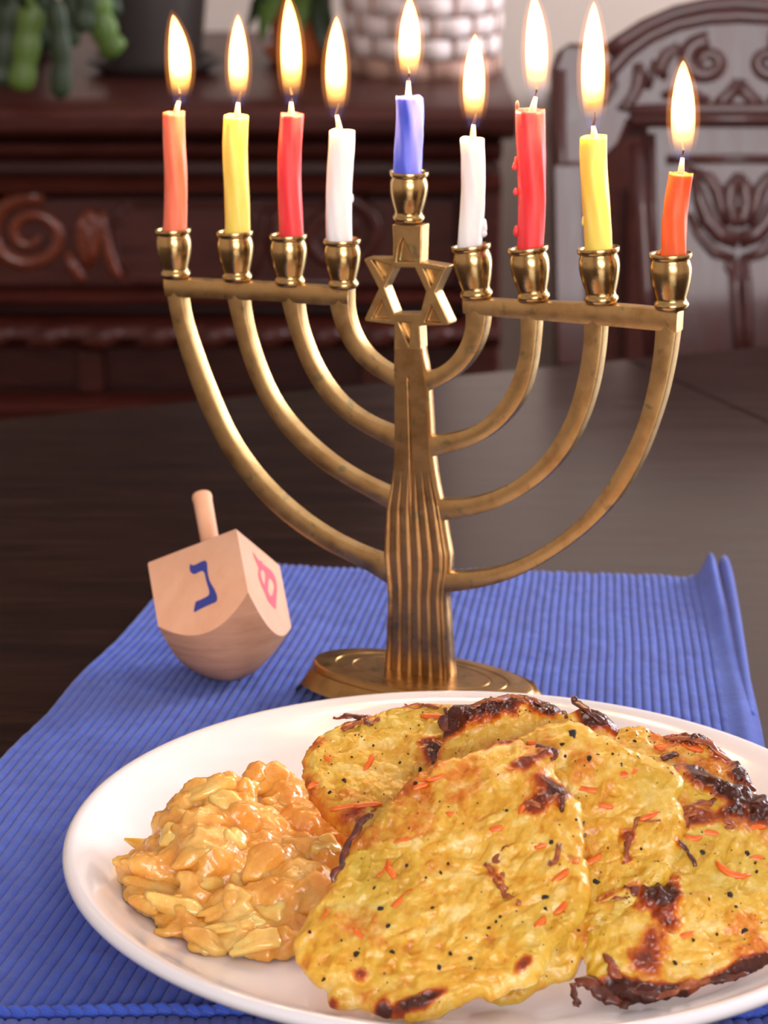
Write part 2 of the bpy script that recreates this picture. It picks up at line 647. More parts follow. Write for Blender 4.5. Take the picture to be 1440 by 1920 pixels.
tag(placemat, 'blue ribbed cotton placemat lying on the dark table under the plate', 'placemat')
mb = MB()
mb.v = [tuple(p) for p in vs]
mb.f = fs
mb.build('cloth', M['mat'], placemat)
# twisted stitched edge along the front, and the plain end turned under beyond it
mb = MB()
fp = front + np.stack([du[0], dv[0]], -1)
for k in range(NR):
    u0, u1 = (k + 0.05) / NR, (k + 1.35) / NR
    i0, i1 = int(u0 * (NU - 1)), min(NU - 1, int(u1 * (NU - 1)))
    p0 = np.array([*fp[i0], TABLE_Z + 0.0030])
    p1 = np.array([*fp[i1], TABLE_Z + 0.0026])
    p0[1] += 0.0012
    p1[1] -= 0.0012
    mid = (p0 + p1) / 2 + np.array([0, 0, 0.0010])
    mb.tube([p0, mid, p1], [0.0007, 0.0012, 0.0007], 6)
mb.build('stitched_edge', M['mat'], placemat)
mb = MB()
i = np.arange(0, NU, 2)
r0 = [(*(fp[k] + np.array([0, -0.0008])), TABLE_Z + 0.0003) for k in i]
r1 = [(*(fp[k] + np.array([0, -0.0030])), TABLE_Z + 0.0014 + 0.0008 * prof[0, k]) for k in i]
r2 = [(*(fp[k] + np.array([0, -0.016])), TABLE_Z + 0.0013 + 0.0008 * prof[0, k]) for k in i]
r3 = [(*(fp[k] + np.array([0, -0.0175])), TABLE_Z + 0.0003) for k in i]
mb.rings([r0, r1, r2, r3], closed=False, cap=False)
mb.build('hem', M['mat'], placemat)
# loop of folded selvedge standing at the back right corner
mb = MB()
rings = []
for k, t in enumerate(np.linspace(0, 1, 26)):
    ppx = 1353 + (1424 - 1372) * t ** 0.8
    ppy = 1047 + (1345 - 1047) * t
    hgt = 0.0085 * (1 - t) ** 1.3 + 0.0024
    o = at_z(ppx + 4, ppy + 32 * (1 - t) + 4, TABLE_Z + 0.0016)
    wid = 0.0016 + 0.0009 * (1 - t)
    rings.append([o + np.array([wid * math.cos(a), 0.0, hgt * 0.5 * (1 + math.sin(a)) - 0.0006]) for a in np.linspace(0, 2 * math.pi, 12, endpoint=False)])
mb.rings(rings)
mb.build('folded_selvedge', M['mat'], placemat)

# ------------------------------------------------------------------ plate
PC = np.array([0.0272, 0.7568])
PA, PB = 0.1317, 0.1250
pdir = np.array([0.2282, -0.9736])          # direction of the longer axis
plate = MB()
prof_p = [(0.00, 0.0040), (0.30, 0.0040), (0.58, 0.0040), (0.60, 0.0003), (0.64, 0.0003), (0.66, 0.0040), (0.78, 0.0080), (0.90, 0.0135), (0.968, 0.0178),
          (0.990, 0.0192), (0.999, 0.0207), (1.000, 0.0218), (0.996, 0.0229), (0.986, 0.0235), (0.972, 0.0232), (0.955, 0.0222), (0.93, 0.0200),
          (0.90, 0.0172), (0.86, 0.0140), (0.82, 0.0116), (0.77, 0.0098), (0.70, 0.0086), (0.60, 0.0080), (0.40, 0.0078), (0.2, 0.0078), (0.0, 0.0078)]
rings = []
for r_, z_ in prof_p:
    ring = []
    for a in np.linspace(0, 2 * math.pi, 128, endpoint=False):
        c, s = math.cos(a), math.sin(a)
        off = r_ * (PA * c * pdir + PB * s * np.array([-pdir[1], pdir[0]]))
        ring.append((PC[0] + off[0], PC[1] + off[1], MAT_Z + 0.0002 + z_))
    rings.append(ring)
plate.rings(rings, cap=False)
po = plate.build('dinner_plate', M['porcelain'], origin=(PC[0], PC[1], MAT_Z))
tag(po, 'white porcelain plate on the blue placemat, holding pancakes and applesauce', 'plate')
WELL = MAT_Z + 0.0080


def plate_z(x, y):
    d = np.array([x, y]) - PC
    r_ = math.hypot((d @ pdir) / PA, (d @ np.array([-pdir[1], pdir[0]])) / PB)
    return MAT_Z + 0.0002 + float(np.interp(r_, [0, 0.6, 0.7, 0.77, 0.82, 0.86, 0.9, 0.93, 0.955, 1.0], [0.0078, 0.0080, 0.0086, 0.0098, 0.0116, 0.0140, 0.0172, 0.02, 0.0222, 0.0225]))


# ------------------------------------------------------------------ menorah
TH = math.radians(28)
mu_ = np.array([math.cos(TH), -math.sin(TH), 0])
mn = np.array([-math.sin(TH), -math.cos(TH), 0])       # towards the viewer
B0 = np.array([0.0140, 0.9343, MAT_Z])
T = 0.0058
OF = B0 + mn * (T / 2)                                  # plane of the front faces
men = empty('menorah', B0)
tag(men, 'aged brass menorah with a six-pointed star, standing on the blue placemat', 'menorah')


def onf(px, py, off=0.0):
    return at_plane(px, py, OF + mn * off, mn)


def bar(pairs, thick=T, off=0.0, cham=0.0007, sub=3):
    """a cast bar whose front face runs between pairs of edge points"""
    A = np.array([onf(*p[0], off) for p in pairs])
    Bq = np.array([onf(*p[1], off) for p in pairs])

    def cr(P):
        n_ = len(P)
        out = []
        for i in range(n_ - 1):
            p0 = P[max(i - 1, 0)]
            p1 = P[i]
            p2 = P[i + 1]
            p3 = P[min(i + 2, n_ - 1)]
            for k in range(sub):
                t = k / sub
                out.append(0.5 * ((2 * p1) + (-p0 + p2) * t + (2 * p0 - 5 * p1 + 4 * p2 - p3) * t * t + (-p0 + 3 * p1 - 3 * p2 + p3) * t ** 3))
        out.append(P[-1])
        return out

    def sm(P):
        Q = P.copy()
        Q[1:-1] = P[1:-1] * 0.5 + (P[:-2] + P[2:]) * 0.25
        return Q
    A, Bq = sm(A), sm(Bq)
    rings = []
    for a, b_ in zip(cr(A), cr(Bq)):
        d = (b_ - a)
        wdt = np.linalg.norm(d)
        d = d / wdt
        c = min(cham, wdt * 0.25)
        bk = -mn * thick
        ring = [a + d * c, a + d * wdt * 0.5 + mn * 0.0002, b_ - d * c, b_ - d * c * 0.25 - mn * c * 0.4, b_ - mn * c, b_ + bk + mn * c, b_ - d * c + bk, a + d * c + bk, a + bk + mn * c, a - mn * c, a + d * c * 0.25 - mn * c * 0.4]
        rings.append(ring)
    return MB().rings(rings)


ARMS = [
    [((307, 529), (341, 529)), ((312.5, 559), (341, 562)), ((318, 590), (345, 588)), ((326.5, 626), (354, 622)), ((337, 661), (366, 655)), ((348, 695), (377, 688)), ((362.5, 736), (391, 724)), ((378, 773), (406, 760)), ((396, 812), (421, 795)), ((416, 849), (441, 833)), ((447, 893), (472, 877)), ((480, 930), (503, 911)), ((515, 966), (538, 945)), ((556, 998), (578, 976)), ((601, 1028), (620, 1004)), ((650, 1053), (665, 1026)), ((692, 1071), (703, 1040)), ((727, 1097), (727, 1048))],
    [((420, 540), (457, 540)), ((426, 566), (456, 566)), ((433, 595), (460, 593)), ((440.6, 626), (467, 624)), ((450, 661), (475, 655)), ((464, 702), (488, 690)), ((482, 742), (503, 729)), ((504, 780), (524, 765)), ((529, 815), (551, 798)), ((564, 849), (583, 829)), ((601, 882), (618, 859)), ((642, 907), (657, 885)), ((681, 928), (693, 904)), ((727, 954), (733, 921))],
    [((520, 542), (560, 542)), ((527, 566), (559, 569)), ((533, 592), (561, 591)), ((541, 620), (567, 618)), ((553, 655), (577, 647)), ((567, 691), (590, 680)), ((587, 729), (609, 713)), ((615, 764), (635, 746)), ((645, 789), (660, 767)), ((677, 811), (690, 787)), ((712, 828), (722, 800)), ((740, 843), (744, 806))],
    [((612, 546), (654, 544)), ((617, 574), (652, 568)), ((624.5, 602), (656, 593)), ((633.5, 628), (662, 617)), ((647, 653), (673, 640)), ((667, 680), (688, 659)), ((691, 700), (706, 676)), ((716, 714), (725, 687)), ((746, 731), (746, 699))],
    [((868, 560), (912, 572)), ((872, 588), (911, 597)), ((872.5, 612), (908, 619)), ((867, 635), (902, 642)), ((857, 657), (891, 667)), ((841, 677), (872, 693)), ((822, 690), (849, 711)), ((804, 697), (824, 725)), ((786, 702), (795, 737))],
    [((972, 575), (1008, 582)), ((974, 598), (1007.5, 603)), ((975.5, 623), (1005.5, 630)), ((975, 648), (1003, 657)), ((970, 680), (999, 690)), ((960, 711), (991, 722)), ((947, 740), (980, 751)), ((929, 766), (961, 778)), ((907, 788), (936, 806)), ((880, 804), (906, 827)), ((856, 812), (873, 841)), ((828, 817), (840, 851)), ((798, 821), (800, 859))],
    [((1090, 583), (1131, 588)), ((1093, 607), (1130, 615)), ((1094, 632), (1128.5, 638)), ((1091, 661), (1125, 671)), ((1085, 702), (1119, 712)), ((1075, 743), (1109, 752)), ((1062, 782), (1095, 790)), ((1045, 817), (1079, 828)), ((1021, 853), (1055, 864)), ((992, 883), (1024, 897)), ((953, 910), (983, 929)), ((909, 930), (935, 954)), ((867, 939), (888, 968)), ((838, 939), (848, 974)), ((806, 938), (810, 980))],
    [((1228, 592), (1270, 588)), ((1228, 622), (1268, 621)), ((1225, 656), (1262, 664)), ((1220, 695), (1254, 705)), ((1212, 735), (1246, 742)), ((1201, 779), (1233, 784)), ((1187, 818), (1219, 823)), ((1168, 857), (1202, 866)), ((1144, 901), (1177, 911)), ((1110, 950), (1145, 956)), ((1068, 992), (1107, 993)), ((1021, 1024), (1064, 1027)), ((972, 1053), (1012, 1062)), ((928, 1067), (960, 1088)), ((886, 1074), (906, 1103)), ((851, 1076), (858, 1110)), ((818, 1076), (818, 1113))],
]
for a in ARMS:
    bar(a, off=-0.00045).build('arm', M['brass'], men, angle=38)
bar([((306, 521.5), (309, 556)), ((340, 524), (341, 560)), ((380, 526.5), (380, 558)), ((420, 528.5), (420, 562)), ((460, 530.5), (460, 564)), ((520, 532.5), (520, 564)), ((566, 536), (566, 571)), ((616, 540), (616, 574)), ((652, 543.5), (652, 571))], off=-0.00035, cham=0.0003).build('crossbar', M['brass'], men, angle=38)
bar([((867, 559), (868, 588)), ((912, 563.5), (912, 593)), ((973, 567), (973, 598)), ((1020, 567.5), (1020, 602)), ((1092, 571), (1092, 608)), ((1156, 573), (1156, 613)), ((1214, 578), (1214, 619)), ((1270, 586), (1268, 624))], off=-0.00035, cham=0.0003).build('crossbar', M['brass'], men, angle=38)

# stem: fluted slab that widens and thickens downwards
ST = [(640, 738, 786.5), (668, 737.5, 790.5), (690, 736.7, 795), (725, 737.5, 799.5), (783, 737.5, 803), (846, 737.5, 806), (870, 736, 809), (911, 731, 815), (957, 722, 825), (1016, 719, 834), (1044, 718, 838.5), (1070, 720, 838), (1098, 723.5, 834), (1122, 725, 830.5), (1147, 724.5, 831.5), (1178, 723, 833.5), (1216, 722, 835), (1258, 719.5, 838), (1272, 719, 838.5)]
ys = np.array([s[0] for s in ST], float)
rows = np.linspace(653, 1271, 90)
xl = np.interp(rows, ys, [s[1] for s in ST])
xr = np.interp(rows, ys, [s[2] for s in ST])
rings = []
nf = 85
for y, a, b_ in zip(rows, xl, xr):
    ring = []
    k = (y - 640) / 631
    th_ = T + 0.0030 * np.clip((y - 1000) / 270, 0, 1)
    fl = np.clip((y - 880) / 130, 0, 1)
    for j, t in enumerate(np.linspace(0, 1, nf)):
        yy = y + (t - 0.5) * (b_ - a) * 0.16 * np.clip((y - 1100) / 170, 0, 1) + (0)
        p = onf(a + (b_ - a) * t, yy, 0.0)
        e_ = min(t, 1 - t) * 46
        d_ = 0.0009 * max(0, 1 - e_ / 1.6)
        d_ += fl * 0.0007 * (0.5 - 0.5 * math.cos(2 * math.pi * 6 * t)) ** 7
        sx = 0.455 + 0.03 * k
        if y > 712:
            d_ += (1 - fl) * 0.0009 * math.exp(-((t - sx) / 0.022) ** 2)
        ring.append(p - mn * d_)
    pr = onf(b_, y + 0.08 * (b_ - a) * np.clip((y - 1100) / 170, 0, 1), 0.0)
    pl = onf(a, y - 0.08 * (b_ - a) * np.clip((y - 1100) / 170, 0, 1), 0.0)
    ring.append(pr - mn * (th_ - 0.0008))
    ring.append(pr - mn * th_ - mu_ * 0.0008)
    ring.append(pl - mn * th_ + mu_ * 0.0008)
    ring.append(pl - mn * (th_ - 0.0008))
    rings.append(ring)
MB().rings(rings).build('stem', M['brass_stem'], men, angle=50)


def plate_poly(outer, through, blind, thick, depth, off=0.0):
    """flat cast plate: outline, through holes, sunk pockets; pixel outlines on the front plane"""
    polys = [outer] + through + blind
    P3 = [[onf(x, y, off) for x, y in pl] for pl in polys]
    mb = MB()

    def uv(p):
        q = p - OF
        return Vector((float(q @ mu_), float(q[2])))

    def fill(ids, shift, flip):
        vs2, edges, k = [], [], 0
        pts = []
        for i in ids:
            n_ = len(P3[i])
            vs2 += [uv(p) for p in P3[i]]
            pts += P3[i]
            edges += [(k + j, k + (j + 1) % n_) for j in range(n_)]
            k += n_
        v2, e2_, f2, ov, oe, of = delaunay_2d_cdt(vs2, edges, [], 0, 1e-7)
        base = OF + mn * off
        vs3 = [base + mu_ * v.x + np.array([0, 0, v.y]) - np.array([0, 0, 0]) + mn * shift for v in v2]
        keep = []
        for f in f2:
            c = sum((v2[i] for i in f), Vector((0, 0))) / len(f)

            def inside(pl):
                q = [uv(p) for p in pl]
                r_ = False
                for i in range(len(q)):
                    a, b__ = q[i], q[i - 1]
                    if (a.y > c.y) != (b__.y > c.y) and c.x < (b__.x - a.x) * (c.y - a.y) / (b__.y - a.y) + a.x:
                        r_ = not r_
                return r_
            if inside(P3[ids[0]]) and not any(inside(P3[i]) for i in ids[1:]):
                keep.append(tuple(f) if not flip else tuple(f[::-1]))
        mb.add(vs3, keep)
    nt_, nb_ = len(through), len(blind)
    fill([0] + list(range(1, 1 + nt_ + nb_)), 0.0, False)
    fill([0] + list(range(1, 1 + nt_)), -thick, True)
    for i, pl in enumerate(P3):
        d = thick if i <= nt_ else depth
        n_ = len(pl)
        vs_ = list(pl) + [p - mn * d for p in pl]
        fs_ = [(j, (j + 1) % n_, n_ + (j + 1) % n_, n_ + j) for j in range(n_)]
        if i > nt_:
            fs_.append(tuple(n_ + j for j in range(n_)))
        mb.add(vs_, fs_)
    import bmesh
    bm = bmesh.new()
    vv_ = [bm.verts.new(p) for p in mb.v]
    for f in mb.f:
        try:
            bm.faces.new([vv_[i] for i in f])
        except ValueError:
            pass
    bmesh.ops.remove_doubles(bm, verts=bm.verts, dist=1e-6)
    bmesh.ops.recalc_face_normals(bm, faces=bm.faces)
    mb.v = [tuple(v.co) for v in bm.verts]
    bm.verts.index_update()
    mb.f = [tuple(v.index for v in f.verts) for f in bm.faces]
    bm.free()
    return mb


plate_poly([(735, 421), (791, 423), (790, 455), (789, 492), (839, 500), (836, 505), (816, 548.5), (843, 606), (841, 610), (786, 611), (788, 656), (738, 656), (738, 609), (684, 602), (683, 598), (709.5, 541.5), (682, 488), (684, 484), (736, 484), (737, 455)],
           [[(740, 502), (777, 502.5), (798, 546), (788, 587.5), (740, 588), (721, 539)]],
           [[(754.5, 446), (760, 455), (776, 492), (743, 491), (748, 458)], [(696, 488), (732, 497), (719, 525.5)], [(793, 504), (825, 507), (807, 538)],
            [(697, 597), (731, 599), (715, 562)], [(796, 603.5), (826.5, 606.5), (807.5, 573)], [(747, 605), (770, 606), (766, 646)]],
           T + 0.0002, 0.0024, 0.0002).build('star', M['brass'], men, smooth=True, bevel=0.0005, angle=35)

# base: oval with a flared, arched skirt
ax1, ax2 = 0.0442, 0.0212
rings = []
for r_, z_, arch in [(0.0, 0.0095, 0), (0.9, 0.0095, 0), (1.10, 0.004, 1), (1.22, 0.0004, 1), (1.25, 0.0, 1), (1.235, 0.0008, 1), (1.12, 0.0060, 1), (1.04, 0.0104, 0), (1.01, 0.0128, 0), (0.99, 0.0134, 0), (0.965, 0.0136, 0), (0.80, 0.01355, 0), (0.795, 0.01325, 0), (0.775, 0.01325, 0), (0.77, 0.01355, 0), (0.64, 0.01355, 0), (0.635, 0.0133, 0), (0.62, 0.0133, 0), (0.615, 0.01355, 0), (0.3, 0.01355, 0), (0.0, 0.01355, 0)]:
    ring = []
    for q in np.linspace(0, 2 * math.pi, 96, endpoint=False):
        c, s = math.cos(q), math.sin(q)
        lift = 0.0060 * np.clip((abs(s) - 0.30) / 0.25, 0, 1) * arch
        ex = 0.0
        fl = (r_ - 1.0) * 0.020 if r_ > 1 else 0
        a_ = ax1 * min(r_, 1) + fl * 1.6
        b__ = ax2 * min(r_, 1) + fl
        zz = z_ + lift * (1 if r_ > 1.06 else 0)
        p = B0 + mu_ * (a_ * c) - mn * (b__ * s) + np.array([0, 0, min(zz, 0.0120) if arch else zz])
        ring.append(p)
    rings.append(ring)
MB().rings(rings, cap=False).build('base', M['brass_dark'], men, angle=40)

CUPS = [((330, 518), (324, 429), 34.5), ((445, 524), (440, 433), 35), ((544, 532), (540.5, 439), 35.5), ((644.5, 537), (641.5, 448), 35.5), ((766, 413), (767, 321), 37.5),
        ((894, 556), (882.5, 459), 38), ((1001, 561), (990, 463), 38.5), ((1128, 565.5), (1122, 464), 40), ((1259, 576.5), (1257.5, 474), 41)]
CP = [(0.70, -0.03), (0.76, 0.0), (0.80, 0.025), (0.82, 0.06), (0.79, 0.098), (0.73, 0.122), (0.705, 0.15), (0.73, 0.20), (0.81, 0.30), (0.885, 0.42), (0.94, 0.54), (0.968, 0.65), (0.965, 0.725), (0.94, 0.79), (0.895, 0.845), (0.87, 0.875), (0.88, 0.893),
      (0.97, 0.903), (1.0, 0.915), (1.0, 0.985), (0.985, 1.0), (0.89, 1.0), (0.86, 0.985), (0.84, 0.92), (0.80, 0.6), (0.0, 0.58)]
CUPW = []
for bpx, tpx, rp in CUPS:
    b3 = onf(*bpx, -T / 2)
    t3 = onf(*tpx, -T / 2)
    R = rp / F * np.dot(t3 - CAM, fw)
    H = np.linalg.norm(t3 - b3)
    axs = (t3 - b3) / H
    MB().lathe([(R * r_, H * z_) for r_, z_ in CP], b3, 40, axs).build('candle_cup', M['brass_cup'], men, angle=60)
    CUPW.append((b3, t3, R, H, axs))

# ------------------------------------------------------------------ candles
FP = [(0.0, 0.50), (0.04, 0.60), (0.1, 0.74), (0.18, 0.87), (0.28, 0.97), (0.38, 1.02), (0.5, 1.01), (0.62, 0.93), (0.74, 0.77), (0.84, 0.57), (0.92, 0.36), (0.97, 0.19), (1.0, 0.02)]
CAND = [
    ('wax_coral', 'coral pink twisted candle burning in the cup at the far end of the left bar', (326, 434), 22.3, (329.5, 211), 20.5, (336, 188), (324, 26), 20.5, (338, 130)),
    ('wax_yellow', 'yellow candle burning between the coral pink candle and a red one', (443, 437), 23.3, (444.5, 218), 23.2, (447, 191), (446, 26), 18.5, (447, 125)),
    ('wax_red', 'smooth red candle burning between a yellow and a white candle', (545, 442), 23.0, (546, 214), 21.2, (546, 190), (540, -10), 20, (546, 100)),
    ('wax_white', 'white candle burning left of the star, beside the smooth red candle', (637.5, 451), 24.5, (638, 246), 24, (631, 214), (631, 29), 20, (630, 135)),
    ('wax_blue', 'short blue candle burning in the raised cup above the star', (767, 324), 27, (765.5, 181), 25.7, (766, 150), (768, -8), 20.5, (768, 75)),
    ('wax_white', 'white candle with a drip of wax near its foot, burning right of the star', (882, 463), 23, (886.5, 259), 22.5, (888, 232), (891, 62), 20.5, (889, 150)),
    ('wax_red', 'red candle with lumps of wax dripping down its side', (993, 467), 24.3, (998, 206), 27.5, (1005, 180), (1001, -12), 21, (1006, 85)),
    ('wax_yellow', 'yellow candle burning between the dripping red candle and the orange one', (1119, 471), 26, (1115, 255), 25, (1112, 235), (1113.5, 2), 22, (1112, 125)),
    ('wax_orange', 'orange candle leaning right in the cup at the end beside the carved chair', (1261, 482), 24, (1276.5, 325), 22.5, (1280, 294), (1281, 112), 22.5, (1281, 200)),
]
for ci, ((mname, label, bpx, brp, tpx, trp, fb, ft, fwid, fmid), (b3, t3, R, H, axs)) in enumerate(zip(CAND, CUPW)):
    O = t3
    nrm = np.array([0, -1.0, 0])
    onc = lambda x, y: at_plane(x, y, O, nrm)
    p0 = onc(*bpx)
    p1 = onc(*tpx)
    sc_ = np.dot(O - CAM, fw) / F
    ax_ = (p1 - p0) / np.linalg.norm(p1 - p0)
    p0b = p0 - ax_ * (H * 0.22)
    L_ = np.linalg.norm(p1 - p0b)
    cnd = empty('candle', p0b)
    tag(cnd, label, 'candle', 'candles burning in the menorah')
    rs = np.random.default_rng(20 + ci)
    nzc = Noise(40 + ci)
    a_ = np.cross(np.array([0, 1.0, 0]), ax_)
    a_ /= np.linalg.norm(a_)
    bb = np.cross(ax_, a_)
    rings = []
    rowz = list(np.linspace(0, 1, 46))
    seg = 40
    for zt in rowz:
        r0 = (brp + (trp - brp) * zt) * sc_
        bend = 0.0006 * math.sin(zt * 5 + ci) * a_
        ring = []
        for k in range(seg):
            q_ = 2 * math.pi * k / seg
            rr = r0 * (1 + 0.026 * math.cos(7 * q_ + 9 * zt + ci) + 0.015 * float(nzc(np.array(zt * 7 + 3), np.array(q_ * 1.5))))
            lipup = 0
            if zt > 0.985:
                rr *= 0.985
                lipup = 0.0006 * float(nzc(np.array(q_ * 1.4 + 20), np.array(1.5)))
            ring.append(p0b + ax_ * (L_ * zt + lipup) + bend + rr * (a_ * math.cos(q_) + bb * math.sin(q_)))
        rings.append(ring)
    rtop = trp * sc_
    for f_, dz in ((0.86, -0.0001), (0.7, -0.0008), (0.4, -0.0010), (0.05, -0.0006)):
        rings.append([p1 + ax_ * dz + 0.0006 * math.sin(5 + ci) * a_ + rtop * f_ * (a_ * math.cos(2 * math.pi * k / seg) + bb * math.sin(2 * math.pi * k / seg)) for k in range(seg)])
    MB().rings(rings).build('wax_body', M[mname], cnd)
    # wick
    w0 = p1 - ax_ * 0.001
    wf = onc(*fb)
    d1 = wf - p1
    MB().tube([w0, p1 + d1 * 0.5, p1 + d1 * 0.95], [0.0013, 0.0009, 0.0006], 8).build('waxed_wick', M['wick_wax'], cnd)
    tipd = onc(fb[0] + (fmid[0] - fb[0]) * 0.4 + (3 if ci % 2 else -2), fb[1] - 26)
    MB().tube([p1 + d1 * 0.85, wf, (wf + tipd) / 2 + np.array([0.0004, 0, 0]), tipd], [0.0006, 0.0006, 0.0005, 0.0002], 6).build('wick', M['wick_char'], cnd)
    # flame
    f0, f1, f2 = onc(fb[0], fb[1] + 6), onc(*fmid), onc(*ft)
    tm = (fb[1] + 6 - fmid[1]) / (fb[1] + 6 - ft[1])

    def cl(t):
        # quadratic through f0, f1 (at tm), f2
        l0 = (t - tm) * (t - 1) / (tm)
        l1 = t * (t - 1) / (tm * (tm - 1))
        l2 = t * (t - tm) / (1 - tm)
        return f0 * l0 + f1 * l1 + f2 * l2

    def fmesh(k, lo=0.0, hi=1.0):
        rings = []
        for t, wv in FP:
            p = cl(lo + (hi - lo) * t)
            rings.append([p + fwid * sc_ * wv * k * np.array([math.cos(q_), math.sin(q_), 0]) for q_ in np.linspace(0, 2 * math.pi, 24, endpoint=False)])
        return MB().rings(rings)
    fo = fmesh(1.0).build('flame', M['flame'], cnd)
    fm_ = fmesh(1.42, -0.03, 1.06).build('halo_glow', M['halo'], fo)  # added glow shell standing in for lens bloom around the flame
    pl = bpy.data.lights.new('candle_light', 'POINT')
    pl.energy = 0.13
    pl.color = (1.0, 0.62, 0.28)
    pl.shadow_soft_size = 0.004
    lo_ = bpy.data.objects.new('candle_light', pl)
    COL.objects.link(lo_)
    lo_.parent = cnd
    lo_.location = cl(0.4) - p0b
    # wax drips
    dr = {5: [((909, 425), 4.5, 14), ((907, 436), 6.5, 9)], 6: [((966, 312), 6, 8), ((967, 304), 3.5, 10), ((967, 360), 5, 7), ((968, 434), 6, 11), ((970, 197), 3.5, 8)], 3: [((661, 300), 2.2, 6), ((661, 372), 2.4, 8)], 7: [((1093, 415), 2.6, 9)]}.get(ci, [])
    for (dx, dy), rw, rh in dr:
        c = onc(dx, dy)
        MB().lathe([(0.02 * rw * sc_, -rh * sc_), (0.6 * rw * sc_, -0.8 * rh * sc_), (rw * sc_, -0.35 * rh * sc_), (0.85 * rw * sc_, 0.2 * rh * sc_), (0.6 * rw * sc_, 0.75 * rh * sc_), (0.3 * rw * sc_, 1.0 * rh * sc_), (0.02 * rw * sc_, 1.1 * rh * sc_)], c, 14).build('wax_drip', M[mname], cnd)

# ------------------------------------------------------------------ dreidel
dq = [-0.7051616910627744, -0.41475333128467223, -0.177942318889693, -0.056520864409185564, 0.95198728348984, 0.7580479332781478, 0.03838001896466475, 0.050089888368989144, 0.021995292773114072, 0.012097656826428207, 0.08124492555071759]
DR = np.array(Matrix.Rotation(dq[2], 3, 'Z') @ Matrix.Rotation(dq[1], 3, 'Y') @ Matrix.Rotation(dq[0], 3, 'X'))
DO = np.array(dq[3:6])
hs = dq[6] / 2
DH, zc, zf, DL = dq[7:]
npow = 2 * math.log2(zc / zf)
dre = empty('dreidel', DO)
tag(dre, 'pale wooden dreidel with a blue letter, tilted on the blue placemat', 'dreidel')
dw = lambda x, y, z: DR @ np.array([x, y, z]) + DO
# body: square grid, bottom rounded
n_ = 33
gs = np.linspace(-hs, hs, n_)
mb = MB()
gx, gy = np.meshgrid(gs, gs)
zb = zc * (np.hypot(gx, gy) / (hs * math.sqrt(2))) ** npow
vb = [dw(x, y, z) for x, y, z in zip(gx.ravel(), gy.ravel(), zb.ravel())]
id_ = np.arange(n_ * n_).reshape(n_, n_)
fb_ = [(id_[i, j], id_[i + 1, j], id_[i + 1, j + 1], id_[i, j + 1]) for i in range(n_ - 1) for j in range(n_ - 1)]
bo = MB().add(vb, fb_).build('rounded_bottom', M['beech_end'], dre)
mb = MB()
loop = list(id_[0, :]) + list(id_[1:, -1]) + list(id_[-1, -2::-1]) + list(id_[-2:0:-1, 0])
cr_ = 0.0012
for lv in range(4):
    pass
lowv = [vb[i] for i in loop]
r1_ = [dw(gx.ravel()[i], gy.ravel()[i], DH - cr_) for i in loop]
r2_ = [dw(gx.ravel()[i] * (1 - 0.3 * cr_ / hs), gy.ravel()[i] * (1 - 0.3 * cr_ / hs), DH - 0.3 * cr_) for i in loop]
r3_ = [dw(gx.ravel()[i] * (1 - cr_ / hs), gy.ravel()[i] * (1 - cr_ / hs), DH) for i in loop]
r4_ = [dw(0, 0, DH) for i in loop]
mb.rings([lowv, r1_, r2_, r3_, r4_], cap=False)
body = mb.build('body', M['beech'], dre, angle=30)
rs_ = 0.0036
mb = MB()
mb.rings([[dw(r_ * math.cos(a), r_ * math.sin(a), z_) for a in np.linspace(0, 2 * math.pi, 24, endpoint=False)] for r_, z_ in ((rs_, DH - 0.004), (rs_, DH + 0.01), (rs_ * 1.05, DL - 0.0035), (rs_ * 1.12, DL - 0.002), (rs_ * 1.02, DL - 0.0006), (rs_ * 0.7, DL), (0.0001, DL))], cap=False)
mb.build('handle', M['beech'], dre)


def letter(pxs, face, mat_, holes=()):
    nl = DR @ (np.array([0, -1, 0]) if face == 'left' else np.array([1, 0, 0]))
    oo = dw(0, -hs, 0.03) if face == 'left' else dw(hs, 0, 0.03)
    oo = oo + nl * 0.00016
    up_ = DR @ np.array([0, 0, 1.0])
    ri = np.cross(up_, nl)
    loops = [[at_plane(x, y, oo, nl) for x, y in l] for l in [pxs] + list(holes)]
    vs2, ed, k = [], [], 0
    for l in loops:
        vs2 += [Vector((float((p - oo) @ ri), float((p - oo) @ up_))) for p in l]
        ed += [(k + j, k + (j + 1) % len(l)) for j in range(len(l))]
        k += len(l)
    v2, _, f2, _, _, _ = delaunay_2d_cdt(vs2, ed, [], 0, 1e-8)

    def ins(c, q):
        r_ = False
        for i in range(len(q)):
            a, b__ = q[i], q[i - 1]
            if (a.y > c.y) != (b__.y > c.y) and c.x < (b__.x - a.x) * (c.y - a.y) / (b__.y - a.y) + a.x:
                r_ = not r_
        return r_
    qs, k = [], 0
    for l in loops:
        qs.append(vs2[k:k + len(l)])
        k += len(l)
    ff = []
    for f in f2:
        c = sum((v2[i] for i in f), Vector((0, 0))) / len(f)
        if ins(c, qs[0]) and not any(ins(c, q_) for q_ in qs[1:]):
            ff.append(tuple(f))
    mb = MB()
    mb.add([oo + ri * v.x + up_ * v.y for v in v2], ff)
    k0 = len(mb.v)
    return mb.build('letter', mat_, body, smooth=False)


